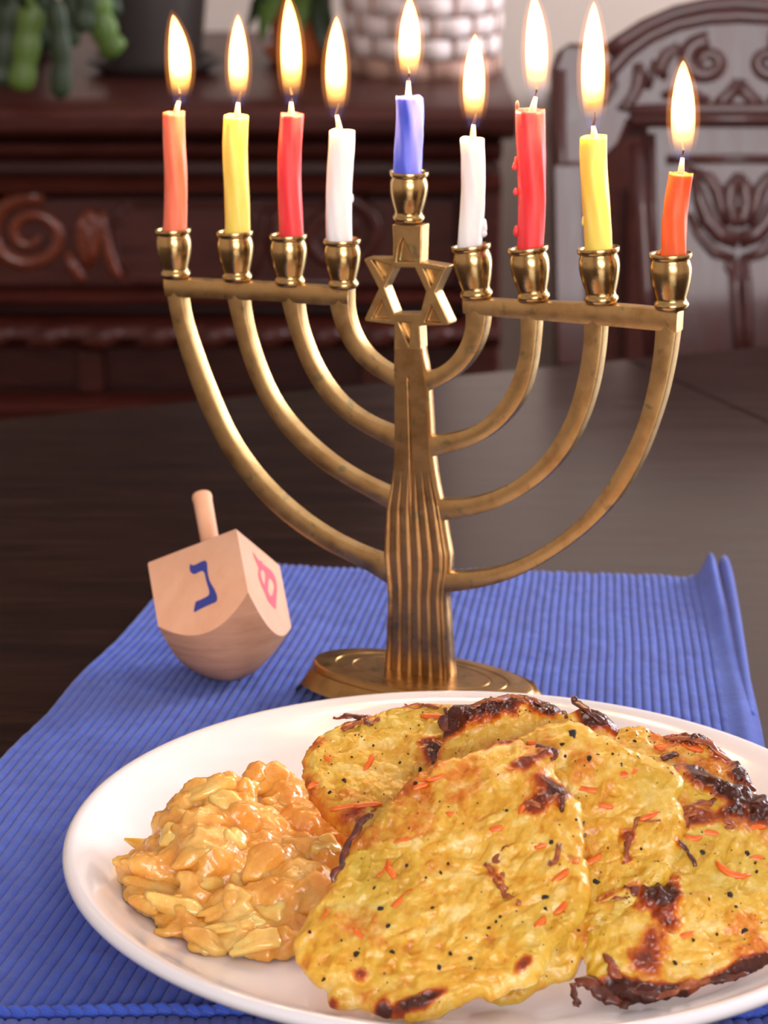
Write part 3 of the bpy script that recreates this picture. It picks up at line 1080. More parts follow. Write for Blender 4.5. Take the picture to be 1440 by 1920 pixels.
s_ = 14.4
c2 = lambda L: [(330 + x / s_, 1030 + y / s_) for x, y in L]
lo_ = letter(c2([(375, 385), (430, 425), (500, 425), (560, 395), (680, 330), (770, 300), (825, 325), (842, 400), (850, 560), (865, 680), (900, 830), (960, 950), (1030, 1060), (1100, 1220), (1115, 1320), (1110, 1370), (1080, 1420), (800, 1540), (600, 1640), (520, 1690), (480, 1690), (495, 1560), (530, 1410), (640, 1370), (800, 1290), (870, 1250), (898, 1190), (895, 1110), (860, 1000), (810, 830), (775, 660), (745, 600), (690, 580), (600, 620), (520, 665), (450, 660), (390, 610), (365, 520)]), 'left', M['ink_blue'])
tag(lo_, 'blue letter')
s2 = 12.8
c3 = lambda L: [(460 + x / s2, 1010 + y / s2) for x, y in L]
lo_ = letter(c3([(180, 310), (250, 410), (320, 510), (400, 545), (430, 610), (540, 690), (630, 770), (700, 880), (750, 1020), (760, 1120), (765, 1250), (750, 1420), (745, 1560), (740, 1690), (650, 1610), (550, 1490), (500, 1360), (440, 1220), (390, 1110), (330, 950), (310, 830), (330, 720), (290, 600), (230, 470)]),
       'right', M['ink_red'], [c3([(400, 740), (450, 760), (490, 860), (485, 980), (475, 1110), (430, 1050), (390, 920), (370, 810)]), c3([(600, 940), (640, 980), (690, 1080), (700, 1160), (680, 1270), (650, 1370), (600, 1370), (550, 1270), (545, 1150), (560, 1000)])])
tag(lo_, 'red letter')

# ------------------------------------------------------------------ potato pancakes


def prism(mb, p, d, n_, ln, wd, hg, seg=5, bend=0.0):
    """a thin shred lying along d on a surface with normal n_"""
    d = d / np.linalg.norm(d)
    s_ = np.cross(n_, d)
    rings = []
    for t in np.linspace(-1, 1, seg):
        k = math.sqrt(max(0.04, 1 - t ** 4 * 0.9))
        c = p + d * (ln / 2 * t) + s_ * bend * ln * (t * t - 0.3) + n_ * hg * 0.25
        w2, h2 = wd / 2 * k, hg / 2
        rings.append([c - s_ * w2 - n_ * h2, c - s_ * w2 * 0.9 + n_ * h2 * 0.7, c - s_ * w2 * 0.3 + n_ * h2, c + s_ * w2 * 0.6 + n_ * h2 * 0.9, c + s_ * w2 - n_ * h2])
    mb.rings(rings)


LATKES = []


def latke(label, outline, anchor, az, tilt, tz, seed, spots=(), edge=0.25, carrots=(), peppers=(), crisps=(), chars=(), mainang=25, thick=0.0038, off=0.0, greenish=0.4, offrom=None):
    rs = np.random.default_rng(seed)
    nz = Noise(seed)
    azr, tr = math.radians(az), math.radians(tilt)
    n_ = np.array([math.sin(azr) * math.sin(tr), -math.cos(azr) * math.sin(tr), math.cos(tr)])
    A0 = at_z(anchor[0], anchor[1], tz) + n_ * off
    ex = np.cross(np.array([0, 1.0, 0]), n_)
    ex = np.cross(np.cross(n_, rt), n_)
    ex /= np.linalg.norm(ex)
    ey = np.cross(n_, ex)
    P = np.array([at_plane(x, y, A0, n_) for x, y in outline])
    O = P.mean(0)
    q = np.stack([(P - O) @ ex, (P - O) @ ey], 1)
    ang = np.arctan2(q[:, 1], q[:, 0])
    rad = np.hypot(q[:, 0], q[:, 1])
    o = np.argsort(ang)
    ang, rad = ang[o], rad[o]
    NA, NRr = 420, 108
    th = np.linspace(-math.pi, math.pi, NA, endpoint=False)
    re = np.interp(th, np.concatenate([ang - 2 * math.pi, ang, ang + 2 * math.pi]), np.concatenate([rad, rad, rad]))
    ker = np.array([1, 2, 1]) / 4
    re = np.convolve(np.concatenate([re[-2:], re, re[:2]]), ker, 'same')[2:-2]
    re = re * (1 + 0.016 * nz(np.cos(th) * 9 + 20, np.sin(th) * 9 + 20) + 0.012 * nz(np.cos(th) * 24 + 50, np.sin(th) * 24 + 40) + 0.007 * nz(np.cos(th) * 60 + 10, np.sin(th) * 60 + 30))
    rho = (np.linspace(0, 1, NRr)) ** 0.75
    X = np.outer(rho, re * np.cos(th))
    Y = np.outer(rho, re * np.sin(th))
    rim = np.sqrt(np.clip(1 - np.outer(rho, np.ones(NA)) ** 7, 0, 1))
    sr = re.mean()
    # shreds of potato
    hgt = np.zeros_like(X)
    tone = np.full_like(X, 0.27) + 0.24 * nz.fbm(X * 110, Y * 110, 3) + 0.15 * nz.fbm(X * 420 + 9, Y * 420, 2)
    for k in range(300):
        cx, cy = rs.uniform(-1.1, 1.1, 2) * sr
        a = math.radians(mainang + rs.normal(0, 38))
        ln = rs.uniform(0.008, 0.026)
        wd = rs.uniform(0.0010, 0.0026)
        hh = rs.uniform(0.0004, 0.0014)
        kv = rs.normal(0, 14)
        u = (X - cx) * math.cos(a) + (Y - cy) * math.sin(a)
        v = -(X - cx) * math.sin(a) + (Y - cy) * math.cos(a) - kv * u * u
        e = np.clip(1 - (v / wd) ** 2, 0, 1) * np.clip(1 - (u / (ln / 2)) ** 4, 0, 1)
        pr = hh * np.sqrt(e)
        up_ = pr > hgt
        tv = rs.uniform(0.1, 0.65)
        tone = np.where(up_, tone + (tv - tone) * 0.45 * np.clip(e * 2, 0, 1), tone)
        hgt = np.maximum(hgt, pr)
    low = 0.0009 * nz.fbm(X * 75 + 5, Y * 75 + 5, 3) + 0.0012 * nz(X * 28 + 9, Y * 28 + 1)
    pits = np.clip(nz(X * 210 + 3, Y * 210 + 8) - 0.40, 0, 1) * 0.0022
    surf = (thick * rim + (hgt * 0.62 + low - pits + 0.00045 * nz.fbm(X * 330 + 3, Y * 330 + 7, 3)) * np.clip(rim * 1.6, 0, 1))
    warp = 0.0016 * nz(X * 22 + 31, Y * 22 + 17)
    top = surf + warp
    bot = -thick * rim * 0.9 + warp + 0.0004 * nz(X * 120, Y * 120)
    # browning
    brown = 0.12 + 0.30 * np.clip(nz.fbm(X * 70 + 2, Y * 70 + 2, 3), -1, 0.8) + edge * np.outer(rho, np.ones(NA)) ** 8 + 0.10 * hgt / 0.0016
    for s in spots:
        sx, sy, srx, st = s[:4]
        sry = s[4] if len(s) > 4 else srx
        sa = math.radians(s[5]) if len(s) > 5 else 0
        p = at_plane(sx, sy, A0, n_) - O
        k = np.dot(p + O - CAM, fw) / F
        dx, dy = X - p @ ex, Y - p @ ey
        u = (dx * math.cos(sa) + dy * math.sin(sa)) / (srx * k)
        v = (-dx * math.sin(sa) + dy * math.cos(sa)) / (sry * k)
        d2 = np.sqrt(u * u + v * v) + 0.38 * nz.fbm(X * 170 + 11, Y * 170 + 3, 3)
        brown += st * np.clip(1.35 - d2, 0, 1)
        top += (0.0013 + 0.0011 * nz.fbm(X * 300 + 60, Y * 300 + 6, 3)) * np.clip(st, 0, 1) * np.clip((1.25 - d2) * 2, 0, 1) * rim
    green = greenish * np.clip(0.4 + 0.8 * nz.fbm(X * 40 + 13, Y * 40 + 23, 3), 0, 1)
    tp = O + X[..., None] * ex + Y[..., None] * ey + top[..., None] * n_
    bt = O + X[..., None] * ex + Y[..., None] * ey + bot[..., None] * n_
    vs = np.concatenate([tp.reshape(-1, 3), bt.reshape(-1, 3)])
    NT = NA * NRr
    ii = np.arange(NRr - 1)[:, None] * NA
    jj = np.arange(NA)[None]
    kj = (jj + 1) % NA
    f1 = np.stack([ii + jj, ii + NA + jj, ii + NA + kj, ii + kj], -1).reshape(-1, 4)
    e = (NRr - 1) * NA
    j1, k1 = np.arange(NA), (np.arange(NA) + 1) % NA
    f2 = np.stack([e + j1, NT + e + j1, NT + e + k1, e + k1], -1)
    fs = np.concatenate([f1, NT + f1[:, ::-1], f2]).tolist()
    root = empty('potato_pancake', O - np.array([0, 0, 0.0]))
    tag(root, label, 'pancake', 'fried potato pancakes on the plate')
    mb = MB()
    mb.v = [tuple(p) for p in vs]
    mb.f = fs
    ob = mb.build('potato_body', M['potato'], root)
    ca = ob.data.color_attributes.new('cook', 'FLOAT_COLOR', 'POINT')
    c4 = np.stack([brown, tone, green, np.ones_like(brown)], -1).reshape(-1, 4)
    c4 = np.concatenate([c4, c4 + np.array([0.25, 0, 0, 0])])
    ca.data.foreach_set('color', c4.astype(np.float32).ravel())
    bvh = BVHTree.FromPolygons([Vector(p) for p in vs], fs)

    def hit(px, py):
        d = Vector(ray(px, py)).normalized()
        h = bvh.ray_cast(Vector(CAM), d)
        if h[0] is None:
            return None, None
        nn = np.array(h[1])
        if nn @ np.array(d) > 0:
            nn = -nn
        return np.array(h[0]), nn
    dirp = lambda a: ex * math.cos(math.radians(a)) + ey * math.sin(math.radians(a))
    kk = np.dot(O - CAM, fw) / F
    for cx, cy, ln, a in carrots:
        p, nn = hit(cx, cy)
        if p is None:
            continue
        mb = MB()
        prism(mb, p - nn * 0.00042, dirp(a), n_, ln * kk * 1.05, rs.uniform(11, 17) * kk, 0.0009, 7, rs.normal(0, 0.10))
        mb.build('carrot_shred', M['carrot'], root)
    for cx, cy, s in peppers:
        p, nn = hit(cx, cy)
        if p is None:
            continue
        mb = MB()
        r_ = s * kk
        m_ = 6
        sh = rs.uniform(0.5, 1.25, m_)
        a1 = dirp(rs.uniform(0, 180))
        a2 = np.cross(n_, a1)
        mb.rings([[p + n_ * z_ + r_ * f_ * sh[i] * (a1 * math.cos(2 * math.pi * i / m_) + 0.75 * a2 * math.sin(2 * math.pi * i / m_)) for i in range(m_)] for f_, z_ in ((0.9, -0.0005), (1.0, 0.0001), (0.6, 0.0005))])
        mb.build('pepper_fleck', M['pepper'], root, smooth=False)
    # fine herb and pepper dust, too small to pick apart
    mb = MB()
    for k in range(170):
        i_, j_ = rs.integers(4, NRr - 8), rs.integers(0, NA)
        if rs.random() > (i_ / NRr):
            continue
        p = tp[i_, j_]
        r_ = rs.uniform(0.00012, 0.00042)
        a1 = dirp(rs.uniform(0, 180))
        a2 = np.cross(n_, a1) * rs.uniform(0.4, 1.0)
        mb.rings([[p + n_ * z_ + r_ * f_ * (a1 * math.cos(c_) + a2 * math.sin(c_)) for c_ in (0, 1.3, 2.5, 3.8, 5.0)] for f_, z_ in ((1.0, -0.0003), (0.8, 0.00022))])
    tag(mb.build('herb_specks', M['herb'], root, smooth=False), kind='stuff')
    for lst, mt in ((crisps, M['crisp']), (chars, M['char'])):
        for pts, wd in lst:
            pp = []
            for (cx, cy) in pts:
                p, nn = hit(cx, cy)
                if p is None:
                    p = at_plane(cx, cy, A0 + n_ * thick * 0.3, n_)
                    nn = n_
                pp.append(p + n_ * 0.0004)
            # densify, roughen
            Q = []
            for a, b__ in zip(pp[:-1], pp[1:]):
                for t in np.linspace(0, 1, 5, endpoint=False):
                    Q.append(a + (b__ - a) * t)
            Q.append(pp[-1])
            jit = rs.normal(0, 1, (len(Q), 3))
            for _ in range(2):
                jit[1:-1] = (jit[:-2] + 2 * jit[1:-1] + jit[2:]) / 4
            Q = [q_ + n_ * (j_[0] * 0.0005 - 0.0002) + ex * j_[1] * 0.0008 + ey * j_[2] * 0.0007 for q_, j_ in zip(Q, jit)]
            wv = rs.uniform(0.35, 1.7, len(Q))
            wv[1:-1] = (wv[:-2] + 2 * wv[1:-1] + wv[2:]) / 4
            rr = [max(0.0003, wd * kk * (0.55 + 0.45 * math.sin(math.pi * min(1, max(0, (i + 0.6) / (len(Q) + 0.2))))) * wv[i]) for i in range(len(Q))]
            MB().tube(Q, rr, 9, up=n_, flat=0.40).build('crisp_shred', mt, root)
    return root


c24 = lambda x, y: (540 + x / 2.4, 1290 + y / 2.4)
c30 = lambda x, y: (980 + x / 3.048, 1290 + y / 3.048)
PZ = WELL + 0.0045
OA = [c24(*p) for p in [(20, 1190), (60, 1090), (130, 980), (190, 890), (250, 760), (330, 660), (420, 560), (500, 470), (570, 400), (650, 350), (700, 310), (760, 300), (850, 280), (950, 235), (1040, 225), (1070, 262), (1170, 262), (1210, 290), (1200, 380), (1260, 460), (1320, 520), (1335, 620), (1330, 760), (1360, 870), (1360, 970), (1310, 1050), (1240, 1110), (1190, 1180), (1160, 1260), (1100, 1340), (1000, 1360), (920, 1410), (840, 1390), (740, 1440), (600, 1500), (450, 1480), (300, 1450), (190, 1450), (170, 1360), (110, 1310)]]
latke('large pale yellow potato pancake with carrot flecks, leaning foremost on the others', OA, (727, 1900), -10, 38, PZ, 1,
      spots=[(1015, 1505, 44, 0.62, 46, 20), (1045, 1482, 22, 0.5), (985, 1440, 34, 0.45, 14, 30), (955, 1455, 60, 0.22, 20, 30), (1025, 1405, 18, 0.8), (955, 1388, 42, 0.6, 10, 20), (925, 1645, 26, 0.75), (790, 1885, 50, 0.75, 14, 20), (985, 1817, 22, 0.7, 12, 40), (680, 1838, 14, 0.5), (625, 1885, 12, 0.55), (830, 1708, 10, 0.6), (640, 1780, 40, 0.12), (760, 1900, 60, 0.3, 14, 15), (720, 1900, 14, 0.7), (940, 1660, 16, 0.6, 9, -30)],
      edge=0.12,
      carrots=[(816, 1458, 40, 15), (788, 1474, 30, 20), (846, 1525, 22, 0), (722, 1630, 40, 60), (735, 1635, 26, -60), (752, 1577, 36, 20), (750, 1688, 60, 45), (605, 1722, 44, 55), (676, 1752, 36, -40), (1060, 1634, 62, 40), (1057, 1695, 50, 55), (1018, 1585, 34, 20), (1012, 1728, 28, 45), (930, 1552, 24, 10), (978, 1518, 20, 60)],
      peppers=[(1034, 1578, 7), (1023, 1682, 9), (668, 1790, 9), (823, 1813, 8), (713, 1704, 8), (727, 1736, 8), (779, 1469, 6), (762, 1623, 5), (799, 1646, 4), (827, 1636, 4), (840, 1619, 4), (917, 1740, 5), (882, 1796, 6), (811, 1702, 5), (581, 1747, 5), (607, 1836, 5), (735, 1785, 6), (1080, 1537, 4), (1023, 1704, 5), (938, 1719, 4), (845, 1788, 5), (950, 1520, 4), (640, 1764, 4), (702, 1665, 4), (930, 1728, 4)],
      crisps=[([(912, 1622), (925, 1650), (942, 1672), (960, 1680), (978, 1692)], 5), ([(940, 1590), (930, 1612), (940, 1640), (945, 1665)], 5.5), ([(1050, 1600), (1036, 1616), (1032, 1624)], 6), ([(975, 1500), (1010, 1512), (1035, 1500)], 5)],
      chars=[([(697, 1524), (676, 1545), (657, 1575), (645, 1605), (633, 1632), (622, 1656)], 8), ([(1057, 1480), (1060, 1500), (1055, 1520)], 5), ([(1010, 1398), (1035, 1405), (1042, 1425)], 7)], mainang=38, greenish=0.55)
OB = [c30(*p) for p in [(0, 270), (150, 220), (260, 190), (350, 210), (430, 270), (560, 330), (700, 400), (830, 450), (920, 510), (920, 580), (870, 650), (910, 690), (925, 800), (905, 900), (860, 1000), (830, 1120), (720, 1200), (650, 1280), (560, 1360), (430, 1500), (390, 1545), (330, 1570), (320, 1620), (280, 1690), (180, 1690), (80, 1740), (0, 1800)]] + [(930, 1888), (880, 1868), (850, 1800), (845, 1700), (870, 1590), (900, 1480), (935, 1410)]
latke('yellow potato pancake tucked behind the foremost one, with a pepper hole near its top edge', OB, (727, 1900), -4, 40, PZ, 2, off=-0.0112,
      spots=[(1140, 1690, 30, 0.45, 8, 25), (1175, 1580, 16, 0.6), (1178, 1620, 12, 0.6), (1110, 1720, 24, 0.3), (1190, 1672, 22, 0.3), (1270, 1590, 14, 0.5)], edge=0.1,
      carrots=[(1003, 1392, 34, 0), (1098, 1478, 66, -14), (1172, 1450, 46, 16), (1218, 1530, 40, 20), (1112, 1612, 38, 30), (1135, 1510, 30, -10)],
      peppers=[(1075, 1374, 11), (1054, 1396, 6), (1105, 1422, 7), (1165, 1432, 3), (1148, 1414, 4), (1117, 1652, 9), (1202, 1592, 4), (1085, 1745, 4), (1060, 1418, 4), (1140, 1590, 3)],
      crisps=[([(1190, 1545), (1205, 1538), (1230, 1535)], 4), ([(1188, 1552), (1178, 1580), (1172, 1605), (1178, 1622)], 5), ([(1135, 1692), (1160, 1682), (1175, 1690)], 4)],
      chars=[([(1174, 1664), (1190, 1670), (1208, 1680)], 8), ([(1272, 1580), (1288, 1598), (1303, 1622)], 5), ([(1093, 1540), (1099, 1566)], 3)], mainang=30, greenish=0.35)
OC = [(1180, 1455), (1225, 1436), (1262, 1431), (1308, 1434), (1357, 1467), (1393, 1474), (1440, 1500), (1500, 1545), (1535, 1625), (1525, 1720), (1490, 1780), (1440, 1806), (1400, 1828), (1324, 1848), (1275, 1867), (1223, 1877), (1164, 1880), (1118, 1852), (1095, 1780), (1085, 1690), (1110, 1570), (1140, 1500)]
latke('potato pancake with a thick dark brown crust across its upper half', OC, (1223, 1872), 8, 36, PZ + 0.001, 3, off=-0.003,
      spots=[(1330, 1456, 84, 0.85, 34, -25), (1410, 1505, 60, 0.85, 36, -20), (1300, 1540, 50, 0.55, 20, 20), (1440, 1520, 50, 0.8, 40), (1238, 1700, 38, 1.0, 52, 20), (1215, 1780, 40, 0.6, 50), (1370, 1545, 26, 0.45), (1160, 1860, 60, 1.0, 26, -20), (1350, 1845, 80, 0.7, 16, 15), (1230, 1870, 60, 0.9, 18, 5), (1420, 1810, 50, 0.7, 14, 20)], edge=0.3,
      carrots=[(1374, 1634, 66, -22), (1292, 1752, 38, 12), (1330, 1560, 40, -8), (1425, 1610, 40, -20), (1300, 1570, 34, 0), (1420, 1550, 30, 10)],
      peppers=[(1317, 1598, 8), (1402, 1601, 7), (1369, 1679, 9), (1397, 1744, 9), (1300, 1763, 5), (1344, 1753, 5), (1418, 1634, 5), (1265, 1806, 6), (1416, 1618, 4), (1330, 1686, 4), (1380, 1700, 4)],
      crisps=[([(1286, 1520), (1300, 1512), (1320, 1505), (1338, 1500)], 7), ([(1284, 1555), (1288, 1535), (1296, 1520)], 7), ([(1360, 1536), (1372, 1548), (1362, 1552)], 6), ([(1130, 1795), (1145, 1810), (1160, 1840)], 9), ([(1330, 1836), (1290, 1848), (1250, 1862), (1215, 1866)], 9)],
      chars=[([(1085, 1836), (1110, 1850), (1140, 1862), (1165, 1878), (1180, 1890)], 13), ([(1180, 1855), (1210, 1866), (1240, 1862)], 10), ([(1322, 1838), (1360, 1832), (1400, 1822)], 11), ([(1070, 1850), (1078, 1872), (1084, 1890)], 8)], mainang=15, greenish=0.4)
OD = [(1130, 1395), (1160, 1372), (1200, 1366), (1240, 1385), (1290, 1383), (1330, 1395), (1370, 1425), (1405, 1462), (1420, 1492), (1390, 1530), (1300, 1560), (1200, 1560), (1120, 1520), (1090, 1450)]
latke('small golden potato pancake behind the crusty one, its far rim browned', OD, (1223, 1872), 8, 30, PZ + 0.001, 4, off=-0.0175,
      spots=[(1340, 1410, 60, 0.6, 24, -35), (1400, 1465, 30, 0.9, 30, -40), (1290, 1400, 50, 0.5, 20), (1290, 1410, 14, 0.9)], edge=0.25,
      carrots=[(1300, 1402, 40, -20), (1240, 1400, 26, 10)], peppers=[(1225, 1425, 5), (1190, 1390, 4)],
      crisps=[([(1240, 1387), (1290, 1385), (1330, 1397), (1365, 1425), (1395, 1458)], 6)], chars=[([(1240, 1424), (1256, 1418), (1272, 1418)], 8), ([(1395, 1455), (1408, 1470), (1416, 1488)], 6)], mainang=20)
OE = [(567, 1440), (572, 1412), (590, 1392), (612, 1375), (640, 1362), (700, 1343), (760, 1325), (835, 1322), (900, 1340), (950, 1390), (950, 1460), (900, 1530), (820, 1570), (720, 1580), (640, 1560), (590, 1510), (570, 1470)]
latke('golden potato pancake at the back, touching the applesauce', OE, (727, 1900), -8, 34, PZ, 5, off=-0.0235,
      spots=[(660, 1352, 36, 1.0, 12, 10), (700, 1500, 60, 0.3, 20), (770, 1330, 30, 0.5, 9), (600, 1400, 20, 0.3), (680, 1530, 40, 0.5, 16, 20), (820, 1418, 30, 0.8)], edge=0.25,
      carrots=[(692, 1430, 38, 65), (815, 1342, 50, -8), (650, 1512, 60, 8), (690, 1508, 50, 5), (617, 1424, 24, -50), (590, 1470, 30, 20)],
      peppers=[(645, 1463, 7), (618, 1486, 5), (788, 1442, 6), (750, 1430, 4), (700, 1398, 3), (660, 1420, 3)],
      crisps=[([(640, 1368), (660, 1360), (690, 1355), (715, 1346)], 6), ([(760, 1327), (800, 1326), (835, 1328)], 5), ([(650, 1545), (680, 1530), (715, 1515)], 5)],
      chars=[([(628, 1346), (645, 1343), (665, 1342), (690, 1352), (700, 1362)], 6), ([(817, 1432), (822, 1412), (850, 1408)], 7)], mainang=20)
OFp = [(812, 1440), (832, 1390), (833, 1340), (850, 1326), (885, 1322), (925, 1309), (965, 1303), (1005, 1312), (1045, 1330), (1062, 1346), (1100, 1336), (1140, 1350), (1157, 1368), (1150, 1400), (1110, 1450), (1020, 1490), (900, 1490)]
latke('potato pancake standing tallest at the back, its top edge fried dark brown', OFp, (727, 1900), 2, 44, PZ, 6, off=-0.0275,
      spots=[(880, 1345, 50, 0.85, 30, 15), (960, 1328, 64, 0.8, 26), (1020, 1335, 44, 0.75, 26), (1120, 1358, 44, 1.1, 22, -15), (845, 1360, 24, 1.2, 30), (960, 1370, 90, 0.25, 40)], edge=0.5,
      carrots=[(1000, 1398, 34, 20)], peppers=[(935, 1388, 4), (1000, 1380, 3)],
      crisps=[([(880, 1325), (925, 1312), (965, 1306), (1005, 1314)], 6)],
      chars=[([(838, 1335), (836, 1352), (842, 1372)], 10), ([(1075, 1304), (1085, 1318), (1100, 1338), (1120, 1350), (1150, 1366)], 8), ([(918, 1304), (926, 1318)], 4), ([(1055, 1330), (1062, 1345)], 4)], mainang=15)

# ------------------------------------------------------------------ applesauce
SZ = WELL + 0.0006
rs = np.random.default_rng(11)
foot_f = [(212, 1692), (240, 1722), (300, 1755), (370, 1782), (430, 1796), (510, 1800), (556, 1782), (600, 1745)]
sauce = empty('applesauce', at_z(430, 1680, SZ))
tag(sauce, 'chunky golden applesauce heaped on the white plate beside the pancakes', 'applesauce')
# lumps: pixel centre, height above the plate, radii in millimetres
LUMPS = [(395, 1560, 19, 11, 9, 9), (385, 1500, 23, 9, 7, 8), (345, 1545, 18, 9, 8, 9), (430, 1530, 21, 11, 8, 8), (440, 1490, 22, 8, 7, 7), (500, 1480, 18, 10, 8, 8), (540, 1500, 16, 10, 8, 8), (590, 1510, 14, 10, 8, 8),
         (620, 1540, 12, 8, 8, 8), (560, 1560, 14, 11, 8, 8), (500, 1560, 16, 11, 8, 8), (470, 1620, 11, 11, 9, 8), (400, 1630, 12, 12, 9, 8), (340, 1620, 11, 11, 9, 8), (300, 1650, 7, 11, 8, 7), (262, 1660, 5, 9, 7, 6), (240, 1690, 2, 7, 6, 4),
         (300, 1700, 4, 12, 8, 5), (370, 1700, 6, 13, 9, 6), (440, 1700, 8, 13, 9, 7), (510, 1690, 9, 13, 9, 8), (570, 1660, 10, 10, 9, 8), (600, 1620, 11, 9, 8, 8), (350, 1745, 2, 12, 7, 4.5), (420, 1765, 2, 13, 7, 4.5), (490, 1770, 3, 13, 7, 5.5), (545, 1745, 5, 11, 8, 6),
         (580, 1700, 8, 9, 8, 7), (440, 1590, 15, 10, 8, 7), (310, 1600, 11, 7, 7, 7), (620, 1580, 11, 9, 8, 8), (530, 1620, 12, 11, 8, 8)]
mb = MB()


def blob(mb, c, r3, seed, ax=None):
    nb = Noise(seed)
    u_, v_ = 14, 9
    R3 = np.array(Matrix.Rotation(rs.uniform(0, 6.28), 3, 'Z') @ Matrix.Rotation(rs.normal(0, 0.4), 3, 'X') @ Matrix.Rotation(rs.normal(0, 0.4), 3, 'Y'))
    rings = []
    for i in range(v_ + 1):
        ph_ = math.pi * (i / v_)
        ring = []
        for j in range(u_):
            q_ = 2 * math.pi * j / u_
            d = np.array([math.sin(ph_) * math.cos(q_), math.sin(ph_) * math.sin(q_), -math.cos(ph_)])
            k = 1 + 0.22 * float(nb(np.array(d[0] * 1.8 + d[2] * 1.3 + 9), np.array(d[1] * 1.8 - d[2] + 9)))
            ring.append(c + R3 @ (d * np.array(r3) * k))
        rings.append(ring)
    mb.rings(rings)


for i, (x, y, h, a, b_, c_) in enumerate(LUMPS):
    # the pixel gives where the lump is seen; slide along the ray to its height
    p = at_z(x, y, SZ + h / 1000)
    blob(mb, p, (a / 1000, b_ / 1000, c_ / 1000 * 0.9), 100 + i)
    for k in range(3):
        q_ = p + rs.normal(0, 0.0055, 3) * np.array([1, 1, 0.5])
        q_[2] = max(q_[2], SZ + 0.002)
        blob(mb, q_, rs.uniform(0.003, 0.0058, 3), 300 + i * 3 + k)
# core so that the heap is solid
for (x, y, h, a, b_, c_) in [(400, 1640, 6, 26, 20, 12), (500, 1640, 6, 24, 20, 11), (430, 1590, 10, 18, 14, 11), (540, 1590, 6, 18, 16, 10), (330, 1660, 3, 20, 16, 7), (450, 1720, 2, 26, 14, 6)]:
    blob(mb, at_z(x, y, SZ + h / 1000), (a / 1000, b_ / 1000, c_ / 1000), 900 + x)
mb.v = [(x, y, max(z, plate_z(x, y) + 0.0003)) for x, y, z in mb.v]
so = mb.build('sauce', M['apple'], sauce)
rm = so.modifiers.new('remesh', 'REMESH')
rm.mode = 'VOXEL'
rm.voxel_size = 0.0009
rm.use_smooth_shade = True
sm_ = so.modifiers.new('smooth', 'SMOOTH')
sm_.factor = 0.5
sm_.iterations = 1
tx_ = bpy.data.textures.new('lumps', 'CLOUDS')
tx_.noise_scale = 0.0045
tx_.noise_depth = 3
dm = so.modifiers.new('rough', 'DISPLACE')
dm.texture = tx_
dm.strength = 0.0034
dm.mid_level = 0.55
dm.texture_coords = 'LOCAL'
bpy.context.view_layer.update()
dg = bpy.context.evaluated_depsgraph_get()
ev = so.evaluated_get(dg)
me_ = ev.to_mesh()
org = WORLD[sauce.name]
sv = [Vector(v.co) + Vector(org) for v in me_.vertices]
sp_ = [tuple(p.vertices) for p in me_.polygons]
ev.to_mesh_clear()
sb = BVHTree.FromPolygons(sv, sp_)


def shit(px, py):
    d = Vector(ray(px, py)).normalized()
    h = sb.ray_cast(Vector(CAM), d)
    if h[0] is None:
        return at_z(px, py, SZ + 0.004), np.array([0, -0.5, 0.85])
    return np.array(h[0]), np.array(h[1])


def chunk(px, py, ln, wd, hg, ang_, mt, seed, tiltn=0.5, name='apple_chunk'):
    p, nn = shit(px, py)
    nn = nn * tiltn + np.array([0, -0.45, 0.9]) * (1 - tiltn)
    nn /= np.linalg.norm(nn)
    k = np.dot(p - CAM, fw) / F
    ex = rt - nn * (rt @ nn)
    ex /= np.linalg.norm(ex)
    ey = np.cross(nn, ex)
    ca, sa = math.cos(math.radians(ang_)), math.sin(math.radians(ang_))
    d1, d2 = ex * ca + ey * sa, -ex * sa + ey * ca
    nb = Noise(seed)
    rings = []
    nu, nv = 22, 10
    for i in range(nv + 1):
        t = i / nv
        ph_ = math.pi * t
        ring = []
        for j in range(nu):
            q_ = 2 * math.pi * j / nu
            sx, sy = math.sin(ph_) ** 0.55, -math.copysign(abs(math.cos(ph_)) ** 0.6, math.cos(ph_))
            cx, cy = math.cos(q_), math.sin(q_)
            m_ = (abs(cx) ** 2.5 + abs(cy) ** 2.5) ** (-1 / 2.5)
            kk_ = 1 + 0.22 * float(nb(np.array(cx * 2.0 + 9), np.array(cy * 2.0 + 5 + t * 0.4)))
            lx, ly, lz = cx * m_ * sx * kk_, cy * m_ * sx * kk_ * (0.8 + 0.25 * cx), sy
            lz += 0.38 * float(nb(np.array(lx * 1.7 + 20), np.array(ly * 1.7 + 20)))
            ring.append(p + d1 * lx * ln / 2 * k + d2 * ly * wd / 2 * k + nn * (lz * hg * 0.8 - 0.62 * hg))
        rings.append(ring)
    MB().rings(rings).build(name, mt, sauce)


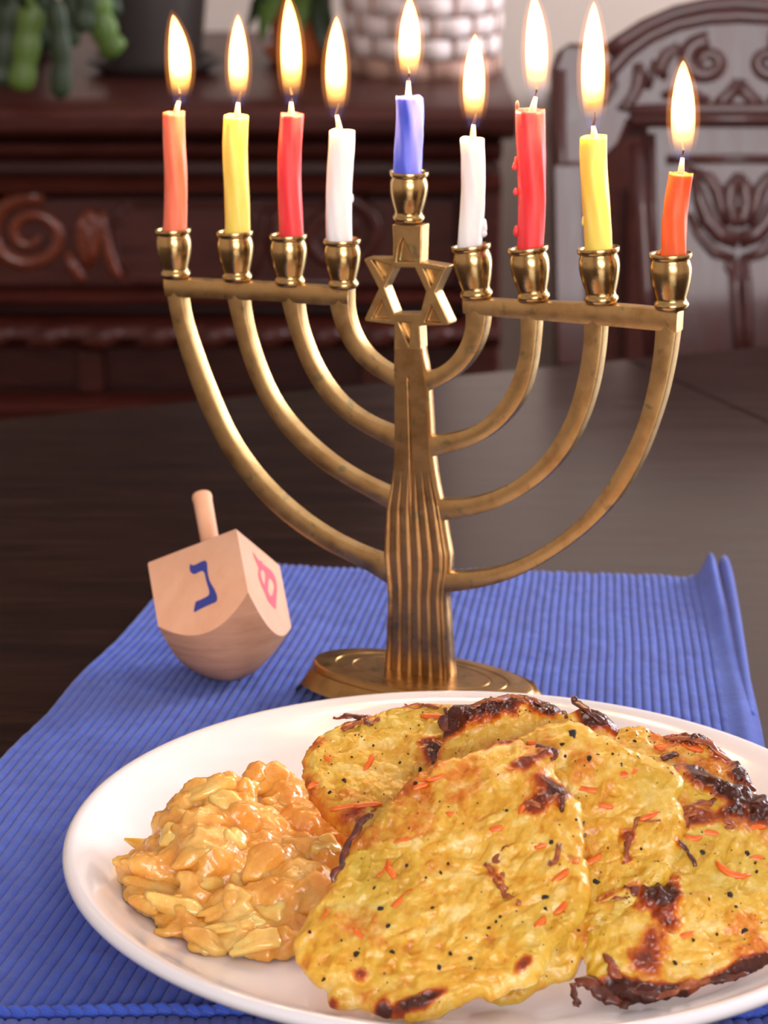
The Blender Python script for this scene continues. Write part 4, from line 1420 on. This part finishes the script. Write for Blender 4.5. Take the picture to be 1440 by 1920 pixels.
for i, a in enumerate([(385, 1478, 110, 60, 0.0036, 20, 1), (345, 1500, 60, 80, 0.0036, 50, 0), (425, 1500, 70, 60, 0.0034, -40, 1), (440, 1570, 46, 64, 0.0034, 60, 1), (320, 1565, 52, 76, 0.0034, 60, 1), (400, 1650, 105, 46, 0.0032, 22, 1), (500, 1462, 90, 60, 0.0036, 40, 0),
                       (520, 1500, 60, 50, 0.0036, 0, 0), (590, 1480, 80, 50, 0.0034, -25, 1), (620, 1520, 80, 55, 0.0034, -50, 1), (560, 1585, 90, 70, 0.0040, 5, 0), (480, 1610, 90, 80, 0.0040, 60, 0), (610, 1580, 60, 60, 0.0034, 30, 1), (290, 1660, 120, 60, 0.0034, -20, 0), (330, 1690, 110, 44, 0.003, -15, 1),
                       (420, 1705, 110, 52, 0.0034, 16, 0), (500, 1705, 90, 56, 0.0034, -20, 1), (570, 1680, 120, 80, 0.0030, 28, 0), (480, 1765, 110, 56, 0.0034, 18, 1), (390, 1760, 90, 60, 0.0032, -20, 0), (430, 1735, 140, 30, 0.0028, 8, 1), (540, 1640, 70, 50, 0.0034, 20, 0), (360, 1600, 90, 50, 0.0032, 35, 0), (268, 1690, 70, 40, 0.0026, -30, 0), (455, 1650, 60, 46, 0.0030, -30, 0)]):
    chunk(*a[:6], M['apple_flesh'] if a[6] else M['apple'], 500 + i)
# flake of peel sticking out at the left
p, nn = shit(292, 1618)
q0, q1, q2, q3 = at_z(233, 1573, SZ + 0.010), at_z(262, 1583, SZ + 0.0095), at_z(290, 1605, SZ + 0.0085), at_z(305, 1635, SZ + 0.007)
mb = MB()
rings = []
for c, wd in ((q0, 0.0004), (q1, 0.0021), (q2, 0.0032), (q3, 0.0040)):
    d = np.array([0.5, 0.3, 0.8])
    d /= np.linalg.norm(d)
    rings.append([c + d * wd, c + np.array([0, -0.0006, 0]), c - d * wd, c + np.array([0, 0.0008, 0])])
mb.rings(rings).build('peel_flake', M['apple'], sauce)

# ------------------------------------------------------------------ sideboard (carved, against the wall)
SY = 2.50
side = empty('sideboard', (-0.2, 2.75, 0))
tag(side, 'dark carved mahogany sideboard behind the table, with pots standing on it', 'sideboard')
zat = lambda py: at_y(0, py, SY)[2]
xat = lambda px, py=450: at_y(px, py, SY)[0]
XR = xat(938)
XL = -1.15
ztop = zat(186)


def sbox(name, x0, x1, y0, y1, z0, z1, mt=None, bevel=0.004):
    return MB().box((x0, y0, z0), (x1, y1, z1)).build(name, mt or M['mahogany'], side, smooth=False, bevel=bevel)


def moulding(name, pts, x0=XL, x1=None):
    """profile (forward distance, py) swept along the front"""
    x1 = XR if x1 is None else x1
    z0_, z1_ = zat(pts[0][1]), zat(pts[-1][1])
    a = [(x0, SY + 0.04, z0_)] + [(x0, SY - f_, zat(py)) for f_, py in pts] + [(x0, SY + 0.04, z1_)]
    b_ = [(x1, *p[1:]) for p in a]
    return MB().rings([a, b_]).build(name, M['mahogany'], side, angle=40)


sbox('carcass', XL, XR, SY + 0.02, 3.05, 0.12, ztop - 0.06, bevel=0.003)
moulding('top_board', [(0.0, 262), (0.012, 255), (0.035, 246), (0.048, 240), (0.055, 228), (0.056, 206), (0.050, 194), (0.038, 187)], x1=XR + 0.012)
sbox('top_panel', XL, XR + 0.012, SY, 3.10, ztop - 0.022, ztop, bevel=0.003)
moulding('cornice', [(0.0, 300), (0.016, 292), (0.024, 278), (0.020, 264), (0.0, 262)])
moulding('upper_bead', [(0.0, 366), (0.010, 362), (0.020, 352), (0.022, 340), (0.016, 330), (0.0, 326)])
moulding('lower_bead', [(0.0, 574), (0.014, 568), (0.020, 558), (0.014, 548), (0.0, 542)])
moulding('carved_rail', [(0.0, 652), (0.022, 640), (0.034, 618), (0.030, 602), (0.012, 592), (0.0, 590)])
moulding('plinth', [(0.0, 786), (0.030, 774), (0.034, 752), (0.028, 742), (0.010, 734), (0.0, 732)])
# little carved leaves along the rail
nleaf = 0
for x in np.arange(XL + 0.05, XR - 0.02, 0.052):
    mb = MB()
    mb.lathe([(0.001, -0.022), (0.011, -0.010), (0.014, 0.002), (0.009, 0.014), (0.001, 0.022)], (x, SY - 0.031, zat(621)), 10, axis=(1, 0, 0.25), sx=0.8, sy=0.5)
    mb.build('carved_leaf', M['mahogany'], side)
# stiles, panels and the carved drawer front
for px in (165, 700, 905):
    hw = 0.012 if px < 800 else 0.016
    sbox('stile', xat(px) - hw, xat(px) + hw, SY - 0.012, SY + 0.03, zat(732), zat(654), bevel=0.002)
sbox('corner_post', xat(868), XR, SY - 0.016, SY + 0.04, 0.0, zat(330), bevel=0.003)
sbox('corner_post', XL, XL + 0.05, SY - 0.016, SY + 0.04, 0.0, zat(330), bevel=0.003)
dz0, dz1 = zat(538), zat(372)
dr = sbox('drawer_front', XL + 0.06, xat(855), SY - 0.002, SY + 0.03, dz0, dz1, bevel=0.003)


def carve(pxs, rad, mt=M['mahogany_carved'], flat=0.8, dy=-0.003, yy=SY, parent=side, name='carved_scroll'):
    pts = [at_y(x, y, yy) + np.array([0, dy, 0]) for x, y in pxs]
    return MB().tube(pts, rad, 8, up=(0, 1, 0), flat=flat).build(name, mt, parent)


def spiral(cx, cy, r0, r1, turns, a0, n_=44):
    return [(cx + (r0 + (r1 - r0) * t) * math.cos(a0 + turns * 2 * math.pi * t), cy + (r0 + (r1 - r0) * t) * math.sin(a0 + turns * 2 * math.pi * t) * 0.86) for t in np.linspace(0, 1, n_)]


for mir in (0, 1):
    fx = (lambda x: x) if mir == 0 else (lambda x: 690 - x)
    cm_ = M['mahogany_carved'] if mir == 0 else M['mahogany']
    sp1 = [(fx(x), y) for x, y in spiral(58, 438, 14, 84, 1.75, 0.3)]
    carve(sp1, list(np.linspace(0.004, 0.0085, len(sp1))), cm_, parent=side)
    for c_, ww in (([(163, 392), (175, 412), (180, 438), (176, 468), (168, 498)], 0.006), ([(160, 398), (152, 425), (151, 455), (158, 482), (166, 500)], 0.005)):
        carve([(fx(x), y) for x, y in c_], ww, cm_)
    lf = MB()
    pts = [at_y(fx(x), y, SY) + np.array([0, -0.002, 0]) for x, y in [(165, 400), (166, 425), (167, 450), (168, 475), (169, 496)]]
    lf.tube(pts, [0.002, 0.008, 0.010, 0.008, 0.002], 8, up=(0, 1, 0), flat=0.5)
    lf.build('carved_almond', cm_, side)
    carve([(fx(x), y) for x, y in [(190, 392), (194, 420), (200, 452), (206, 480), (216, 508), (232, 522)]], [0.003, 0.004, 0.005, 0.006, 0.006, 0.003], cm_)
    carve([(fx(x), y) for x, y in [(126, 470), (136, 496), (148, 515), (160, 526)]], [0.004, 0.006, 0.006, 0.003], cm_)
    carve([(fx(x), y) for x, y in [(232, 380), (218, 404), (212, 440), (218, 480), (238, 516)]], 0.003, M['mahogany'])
mb = MB()
mb.tube([at_y(x, y, SY) + np.array([0, -0.002, 0]) for x, y in [(250, 384), (640, 384)]], 0.003, 6)
mb.tube([at_y(x, y, SY) + np.array([0, -0.002, 0]) for x, y in [(250, 530), (640, 530)]], 0.003, 6)
mb.build('panel_bead', M['mahogany'], side)

# low dark cabinet behind the chair
cab = empty('low_cabinet', (at_y(1300, 300, 3.14)[0], 3.14, 0))
tag(cab, 'low dark wooden cabinet against the wall, seen through the gaps in the chair', 'cabinet')
cx0, cz = at_y(1062, 200, 3.14)[0], at_y(1062, 196, 3.14)[2]
MB().box((cx0, 3.14, 0.06), (cx0 + 0.84, 3.28, cz - 0.025)).build('carcass', M['mahogany'], cab, smooth=False, bevel=0.003)
MB().box((cx0 - 0.015, 3.115, cz - 0.0249), (cx0 + 0.855, 3.284, cz)).build('top', M['mahogany'], cab, smooth=False, bevel=0.005)
MB().box((cx0 + 0.02, 3.16, 0.0), (cx0 + 0.82, 3.27, 0.0599)).build('plinth', M['mahogany'], cab, smooth=False)
for k in range(2):
    xd = cx0 + 0.012 + k * 0.41
    dd = MB().box((xd, 3.122, 0.08), (xd + 0.404, 3.1399, cz - 0.035)).build('door', M['mahogany'], cab, smooth=False, bevel=0.003)
    MB().box((xd + 0.06, 3.116, 0.14), (xd + 0.344, 3.1221, cz - 0.095)).build('panel', M['mahogany'], dd, smooth=False, bevel=0.004)
    MB().lathe([(0.004, 0), (0.004, 0.012), (0.011, 0.018), (0.011, 0.024), (0.001, 0.028)], (xd + (0.375 if k == 0 else 0.03), 3.122, cz * 0.62), 14, axis=(0.0001, -1, 0)).build('knob', M['brass_cup'], dd)

# dark framed picture added out of view to darken the table's reflection
blk = empty('reflection_blocker', (-0.62, 3.28, 1.55))
tag(blk, 'dark framed picture added unseen on the wall to darken the table reflection', 'blocker')
MB().box((-1.32, 3.275, 1.06), (0.02, 3.2995, 2.10)).build('blocker_face', M['blocker_face'], blk, smooth=False)
for lo, hi in (((-1.37, 3.262, 1.01), (0.07, 3.2995, 1.06)), ((-1.37, 3.262, 2.10), (0.07, 3.2995, 2.15)), ((-1.37, 3.262, 1.06), (-1.32, 3.2995, 2.10)), ((0.02, 3.262, 1.06), (0.07, 3.2995, 2.10))):
    MB().box(lo, hi).build('blocker_rail', M['mahogany'], blk, smooth=False, bevel=0.006)

# ------------------------------------------------------------------ things on the sideboard
# dark pot with a trailing cactus, at the left
pz = ztop


def pot(name, label, c, r, h, mt, saucer=True):
    e = empty(name, (c[0], c[1], pz))
    tag(e, label, 'plant pot' if 'plant' not in name else 'plant')
    z0_ = pz + (0.008 if saucer else 0)
    MB().lathe([(r * 0.70, 0), (r * 0.72, 0.002), (r * 0.98, h * 0.86), (r * 1.05, h * 0.87), (r * 1.06, h), (r * 0.97, h), (r * 0.93, h * 0.85), (0.0, h * 0.84)], (c[0], c[1], z0_), 40).build('pot', mt, e, angle=40)
    MB().lathe([(r * 0.92, 0), (r * 0.92, h * 0.003)], (c[0], c[1], z0_ + h * 0.845), 32).build('soil', M['soil'], e)
    if saucer:
        MB().lathe([(r * 0.80, 0), (r * 1.02, 0.010), (r * 1.05, 0.014), (r * 1.0, 0.013), (r * 0.8, 0.006), (0.0, 0.006)], (c[0], c[1], pz), 40).build('saucer', mt, e, angle=40)
    return e


p_l = at_y(20, 150, 2.86)
e_l = pot('cactus_plant', 'trailing green cactus in a dark pot, hanging over the left of the sideboard', (p_l[0], 2.86), 0.050, 0.11, M['glazed_dark'])
rs = np.random.default_rng(5)


def cactus(e, root, pxs, yy, wd, mt):
    """a hanging stem of flat jointed pads through pixel points"""
    pts = [root] + [at_y(x, y, yy) for x, y in pxs]
    mb = MB()
    Q = []
    for a, b_ in zip(pts[:-1], pts[1:]):
        for t in np.linspace(0, 1, 6, endpoint=False):
            Q.append(np.array(a) + (np.array(b_) - np.array(a)) * t)
    Q.append(np.array(pts[-1]))
    rr = [wd * (0.78 + 0.22 * abs(math.sin(math.pi * (i / 6.0)))) for i in range(len(Q))]
    rr[-1] = wd * 0.3
    mb.tube(Q, rr, 8, up=(0, 1, 0.2), flat=0.35)
    mb.build('stem', mt, e)


rootp = np.array([p_l[0], 2.84, pz + 0.125])
for pxs, wd, mt in [([(60, 10), (52, 60), (46, 120), (36, 170)], 0.013, 'leaf'), ([(100, 0), (110, 60), (116, 120), (112, 185)], 0.010, 'leaf_dark'), ([(180, -10), (188, 30), (200, 75), (222, 102)], 0.014, 'leaf'), ([(20, 0), (10, 60), (0, 130), (-6, 160)], 0.016, 'leaf_dark'),
                    ([(140, -20), (130, 40), (126, 90)], 0.012, 'leaf_dark'), ([(80, -20), (74, 40), (66, 90)], 0.014, 'leaf_dark'), ([(40, -30), (30, 30), (24, 90)], 0.016, 'leaf_dark'), ([(160, -30), (158, 20), (150, 60)], 0.013, 'leaf_dark'), ([(0, -30), (-20, 40), (-30, 100)], 0.016, 'leaf_dark'), ([(200, -40), (206, 0), (204, 30)], 0.012, 'leaf_dark')]:
    cactus(e_l, rootp + rs.normal(0, 0.012, 3) * np.array([1, 1, 0.3]), pxs, (2.425 if max(p_[1] for p_ in pxs) > 130 else 2.56) + rs.uniform(-0.005, 0.01), wd, M[mt])

p_m = at_y(290, 150, 2.72)
pot('dark_flower_pot', 'large charcoal glazed pot on a saucer behind the coral pink candle', (p_m[0], 2.72), 0.066, 0.19, M['glazed_dark'])
p_o = at_y(562, 150, 2.80)
e_o = pot('terracotta_plant', 'leafy green plant in a terracotta pot between the dark pot and the basket', (p_o[0], 2.80), 0.036, 0.075, M['terracotta'])
rs = np.random.default_rng(9)
for i in range(26):
    a = rs.uniform(0, 6.28)
    r0 = rs.uniform(0.0, 0.02)
    base = np.array([p_o[0] + r0 * math.cos(a), 2.80 + r0 * math.sin(a), pz + 0.07])
    reach = rs.uniform(0.02, 0.055)
    d = np.array([math.cos(a) * reach, math.sin(a) * reach * 0.7, rs.uniform(0.04, 0.16)])
    tipz = base + d
    if i < 4:
        tipz = base + np.array([-0.055 + 0.022 * i, -0.075, -0.03 - 0.01 * i])
    midp = (base + tipz) / 2 + np.array([0, 0, 0.03])
    MB().tube([base, (base + midp) / 2, midp, (midp + tipz) / 2 + np.array([0, 0, 0.006]), tipz], [0.0015, 0.002, 0.011, 0.012, 0.001], 8, up=(0, 0, 1), flat=0.18).build('leaf', M['leaf'] if i % 3 else M['leaf_dark'], e_o)

# woven basket
p_b = at_y(792, 178, 2.72)
bk = empty('basket', (p_b[0], 2.72, pz))
tag(bk, 'white and brown woven basket standing on the sideboard behind the blue candle', 'basket')
RB0, RB1, HB = 0.074, 0.083, 0.17
nst = 22
mb = MB()
MB().lathe([(0.0, 0.0), (RB0 * 0.97, 0.0), (RB0 * 0.97, 0.006), (0.0, 0.006)], (p_b[0], 2.72, pz), 32).build('bottom', M['wicker_brown'], bk)
for row in range(8):
    z = pz + 0.008 + row * HB / 8
    R = RB0 + (RB1 - RB0) * row / 8
    pts = []
    for k in range(nst * 4):
        a = 2 * math.pi * k / (nst * 4)
        rr = R + 0.0026 * math.cos(a * nst / 2 + math.pi * row)
        pts.append((p_b[0] + rr * math.cos(a), 2.72 + rr * math.sin(a), z))
    ringpts = []
    rings = []
    for k, p in enumerate(pts):
        p = np.array(p)
        a = 2 * math.pi * k / (nst * 4)
        o = np.array([math.cos(a), math.sin(a), 0])
        rings.append([p + o * 0.0022 * math.cos(q_) + np.array([0, 0, 0.0105 * math.sin(q_)]) for q_ in np.linspace(0, 2 * math.pi, 6, endpoint=False)])
    MB().rings(rings, loop=True).build('woven_strand', M['wicker_brown'] if row in (4, 0) else M['wicker'], bk)
for k in range(nst):
    a = 2 * math.pi * k / nst
    MB().tube([(p_b[0] + RB0 * math.cos(a), 2.72 + RB0 * math.sin(a), pz + 0.003), (p_b[0] + RB1 * math.cos(a), 2.72 + RB1 * math.sin(a), pz + HB)], 0.0022, 6, up=(1, 0.2, 0)).build('stake', M['wicker_brown'], bk)
MB().rings([[(p_b[0] + (RB1 + 0.004 * math.cos(q_)) * math.cos(a), 2.72 + (RB1 + 0.004 * math.cos(q_)) * math.sin(a), pz + HB + 0.006 * math.sin(q_)) for q_ in np.linspace(0, 2 * math.pi, 8, endpoint=False)] for a in np.linspace(0, 2 * math.pi, 64, endpoint=False)], loop=True).build('rim', M['wicker'], bk)

# ------------------------------------------------------------------ carved dining chair
CY = 1.85
CX = at_y(1385, 300, CY)[0]
ch = empty('dining_chair', (CX, CY - 0.2, 0))
tag(ch, 'carved dark mahogany dining chair with an arched back, facing the table', 'chair')
REC = math.radians(9)
CN = np.array([0, -math.cos(REC), math.sin(REC)])          # the back leans away from the table
CO = np.array([0, CY, 0.70])
cy_ = lambda x, y, d=0.0: at_plane(x, y, CO + CN * d, CN)


def cplate(name, outline, y0, y1, mt=None, bevel=0.004, holes=()):
    """flat board in the chair back, outline in pixels, from depth y0 (front) to y1"""
    f_ = [cy_(x, y) for x, y in outline]
    n_ = len(f_)
    CU = np.array([0, math.sin(REC), math.cos(REC)])
    fr = [p + CN * -y0 for p in f_]
    bk_ = [p + CN * -y1 for p in f_]
    mb = MB()
    v2 = [Vector((float(p[0]), float((p - CO) @ CU))) for p in f_]
    vv2, _, f2, _, _, _ = delaunay_2d_cdt(v2, [(i, (i + 1) % n_) for i in range(n_)], [], 1, 1e-7)
    mb.add([np.array([v.x, 0, 0]) + np.array([0, CO[1], CO[2]]) + CU * v.y - CN * y0 for v in vv2], [tuple(f) for f in f2])
    mb.add([np.array([v.x, 0, 0]) + np.array([0, CO[1], CO[2]]) + CU * v.y - CN * y1 for v in vv2], [tuple(f[::-1]) for f in f2])
    mb.add(list(fr) + list(bk_), [(i, (i + 1) % n_, n_ + (i + 1) % n_, n_ + i) for i in range(n_)])
    import bmesh
    bm = bmesh.new()
    vs_ = [bm.verts.new(p) for p in mb.v]
    for f in mb.f:
        try:
            bm.faces.new([vs_[i] for i in f])
        except ValueError:
            pass
    bmesh.ops.remove_doubles(bm, verts=bm.verts, dist=1e-6)
    bmesh.ops.recalc_face_normals(bm, faces=bm.faces)
    bm.verts.index_update()
    mb.v = [tuple(v.co) for v in bm.verts]
    mb.f = [tuple(v.index for v in f.verts) for f in bm.faces]
    bm.free()
    return mb.build(name, mt or M['chair'], ch, smooth=True, bevel=bevel, angle=35)


MIR = lambda L: [(2 * 1385 - x, y) for x, y in L]
# arched crest: outer and inner curve
outer = [(1036, 330), (1032, 240), (1033, 130), (1045, 95), (1068, 82), (1100, 84), (1122, 92), (1150, 70), (1200, 38), (1260, 12), (1320, -2), (1385, -8)]
inner = [(1385, 232), (1180, 232), (1165, 270), (1135, 300), (1100, 316), (1072, 330)]
full = outer + MIR(outer[:-1])[::-1] + MIR(inner[1:])[::-1] + inner
cplate('crest_rail', full, -0.014, 0.014)


def cmould(pxs, rad, flat=0.8, name='carved_moulding', d=0.014, mt=None):
    return MB().tube([cy_(x, y, d) for x, y in pxs], (np.array(rad) * 0.85 if hasattr(rad, '__len__') else rad * 0.85), 8, up=(0, 1, 0), flat=flat * 0.5).build(name, mt or M['chair'], ch)


def both(pxs, rad, **k):
    cmould(pxs, rad, **k)
    cmould(MIR(pxs), rad, **k)


arch = [(1130, 160), (1150, 128), (1180, 96), (1220, 68), (1270, 46), (1330, 34), (1385, 31)]
cmould(arch + MIR(arch[:-1])[::-1], 0.0065)
arch2 = [(1140, 100), (1170, 76), (1215, 48), (1265, 26), (1325, 12), (1385, 8)]
cmould(arch2 + MIR(arch2[:-1])[::-1], 0.0055)
both([(1196, 118), (1199, 140), (1197, 160), (1188, 180), (1176, 196), (1172, 210)], [0.004, 0.006, 0.006, 0.005, 0.005, 0.008])
both(spiral(1326, 116, 6, 44, 1.35, 2.6), list(np.linspace(0.004, 0.009, 44)))
both([(1290, 96), (1268, 92), (1250, 104), (1238, 128), (1246, 150)], [0.003, 0.005, 0.006, 0.006, 0.003])
both([(1240, 180), (1268, 176), (1300, 182), (1330, 190)], [0.003, 0.006, 0.006, 0.004])
both([(1385, 150), (1374, 172), (1356, 190), (1340, 196)], [0.004, 0.006, 0.006, 0.004])
both([(1228, 112), (1222, 140), (1214, 168)], [0.003, 0.004, 0.003])
both([(1150, 130), (1148, 160), (1132, 188), (1100, 200)], [0.003, 0.005, 0.005, 0.003])
cmould([(1180, 210), (1280, 206), (1385, 206), (1490, 206), (1590, 210)], 0.006)
cmould([(1185, 226), (1385, 224), (1585, 226)], 0.0045)
# side posts of the back
for mir in (0, 1):
    L_ = [(1036, 300), (1090, 300), (1098, 690), (1044, 690)]
    L_ = L_ if not mir else MIR(L_)
    cplate('back_post', L_, -0.016, 0.016)
    Q = [(1052, 130), (1054, 300), (1062, 480), (1070, 668)]
    cmould(Q if not mir else MIR(Q), 0.004)
# centre splat with framed tulip carving
cplate('splat', [(1204, 228), (1566, 228), (1558, 690), (1218, 690)], -0.006, 0.008)
for mir in (0, 1):
    Q = [(1196, 268), (1206, 400), (1214, 540), (1222, 676)]
    cmould(Q if not mir else MIR(Q), 0.0062, d=0.006)
    Q = [(1222, 250), (1226, 400), (1232, 676)]
    cmould(Q if not mir else MIR(Q), 0.003, d=0.008)
cmould([(1250, 300), (1385, 298), (1520, 300)], 0.004, d=0.008)
both([(1302, 330), (1312, 372), (1326, 412), (1350, 440), (1385, 452)], [0.004, 0.006, 0.0075, 0.0075, 0.0075], d=0.008)
both([(1296, 318), (1330, 334), (1346, 360), (1352, 392), (1366, 424)], [0.003, 0.005, 0.006, 0.005, 0.003], d=0.008)
both([(1385, 326), (1372, 350), (1368, 380), (1374, 410), (1385, 424)], [0.003, 0.006, 0.006, 0.006, 0.004], d=0.008)
both([(1296, 300), (1284, 320), (1278, 350)], [0.003, 0.004, 0.003], d=0.008)
both([(1292, 400), (1310, 440), (1340, 474), (1378, 486)], [0.003, 0.004, 0.005, 0.004], d=0.008)
cmould([(1378, 486), (1380, 540), (1384, 610), (1388, 676)], [0.006, 0.005, 0.005, 0.005], d=0.008)
cmould([(1396, 480), (1402, 540), (1404, 610), (1406, 676)], 0.004, d=0.008)
cmould(spiral(1374, 502, 3, 12, 1.2, 0.0, 20), 0.004, d=0.008)
# seat, rails, legs
x0, x1 = at_y(1044, 650, CY)[0], at_y(2 * 1385 - 1044, 650, CY)[0]
for x in (x0 + 0.014, x1 - 0.014):
    MB().box((x - 0.013, CY - 0.03, 0.0), (x + 0.013, CY - 0.004, 0.58)).build('rear_leg', M['chair'], ch, smooth=False, bevel=0.003)
MB().box((x0 - 0.01, CY - 0.42, 0.43), (x1 + 0.01, CY - 0.017, 0.465)).build('seat', M['chair'], ch, smooth=False, bevel=0.008)
MB().box((x0, CY - 0.026, 0.466), (x1, CY - 0.008, 0.56)).build('back_rail', M['chair'], ch, smooth=False, bevel=0.003)
for x in (x0 + 0.02, x1 - 0.02):
    MB().lathe([(0.018, 0), (0.020, 0.02), (0.015, 0.05), (0.021, 0.22), (0.016, 0.28), (0.022, 0.34), (0.022, 0.4299)], (x, CY - 0.39, 0), 16).build('front_leg', M['chair'], ch)
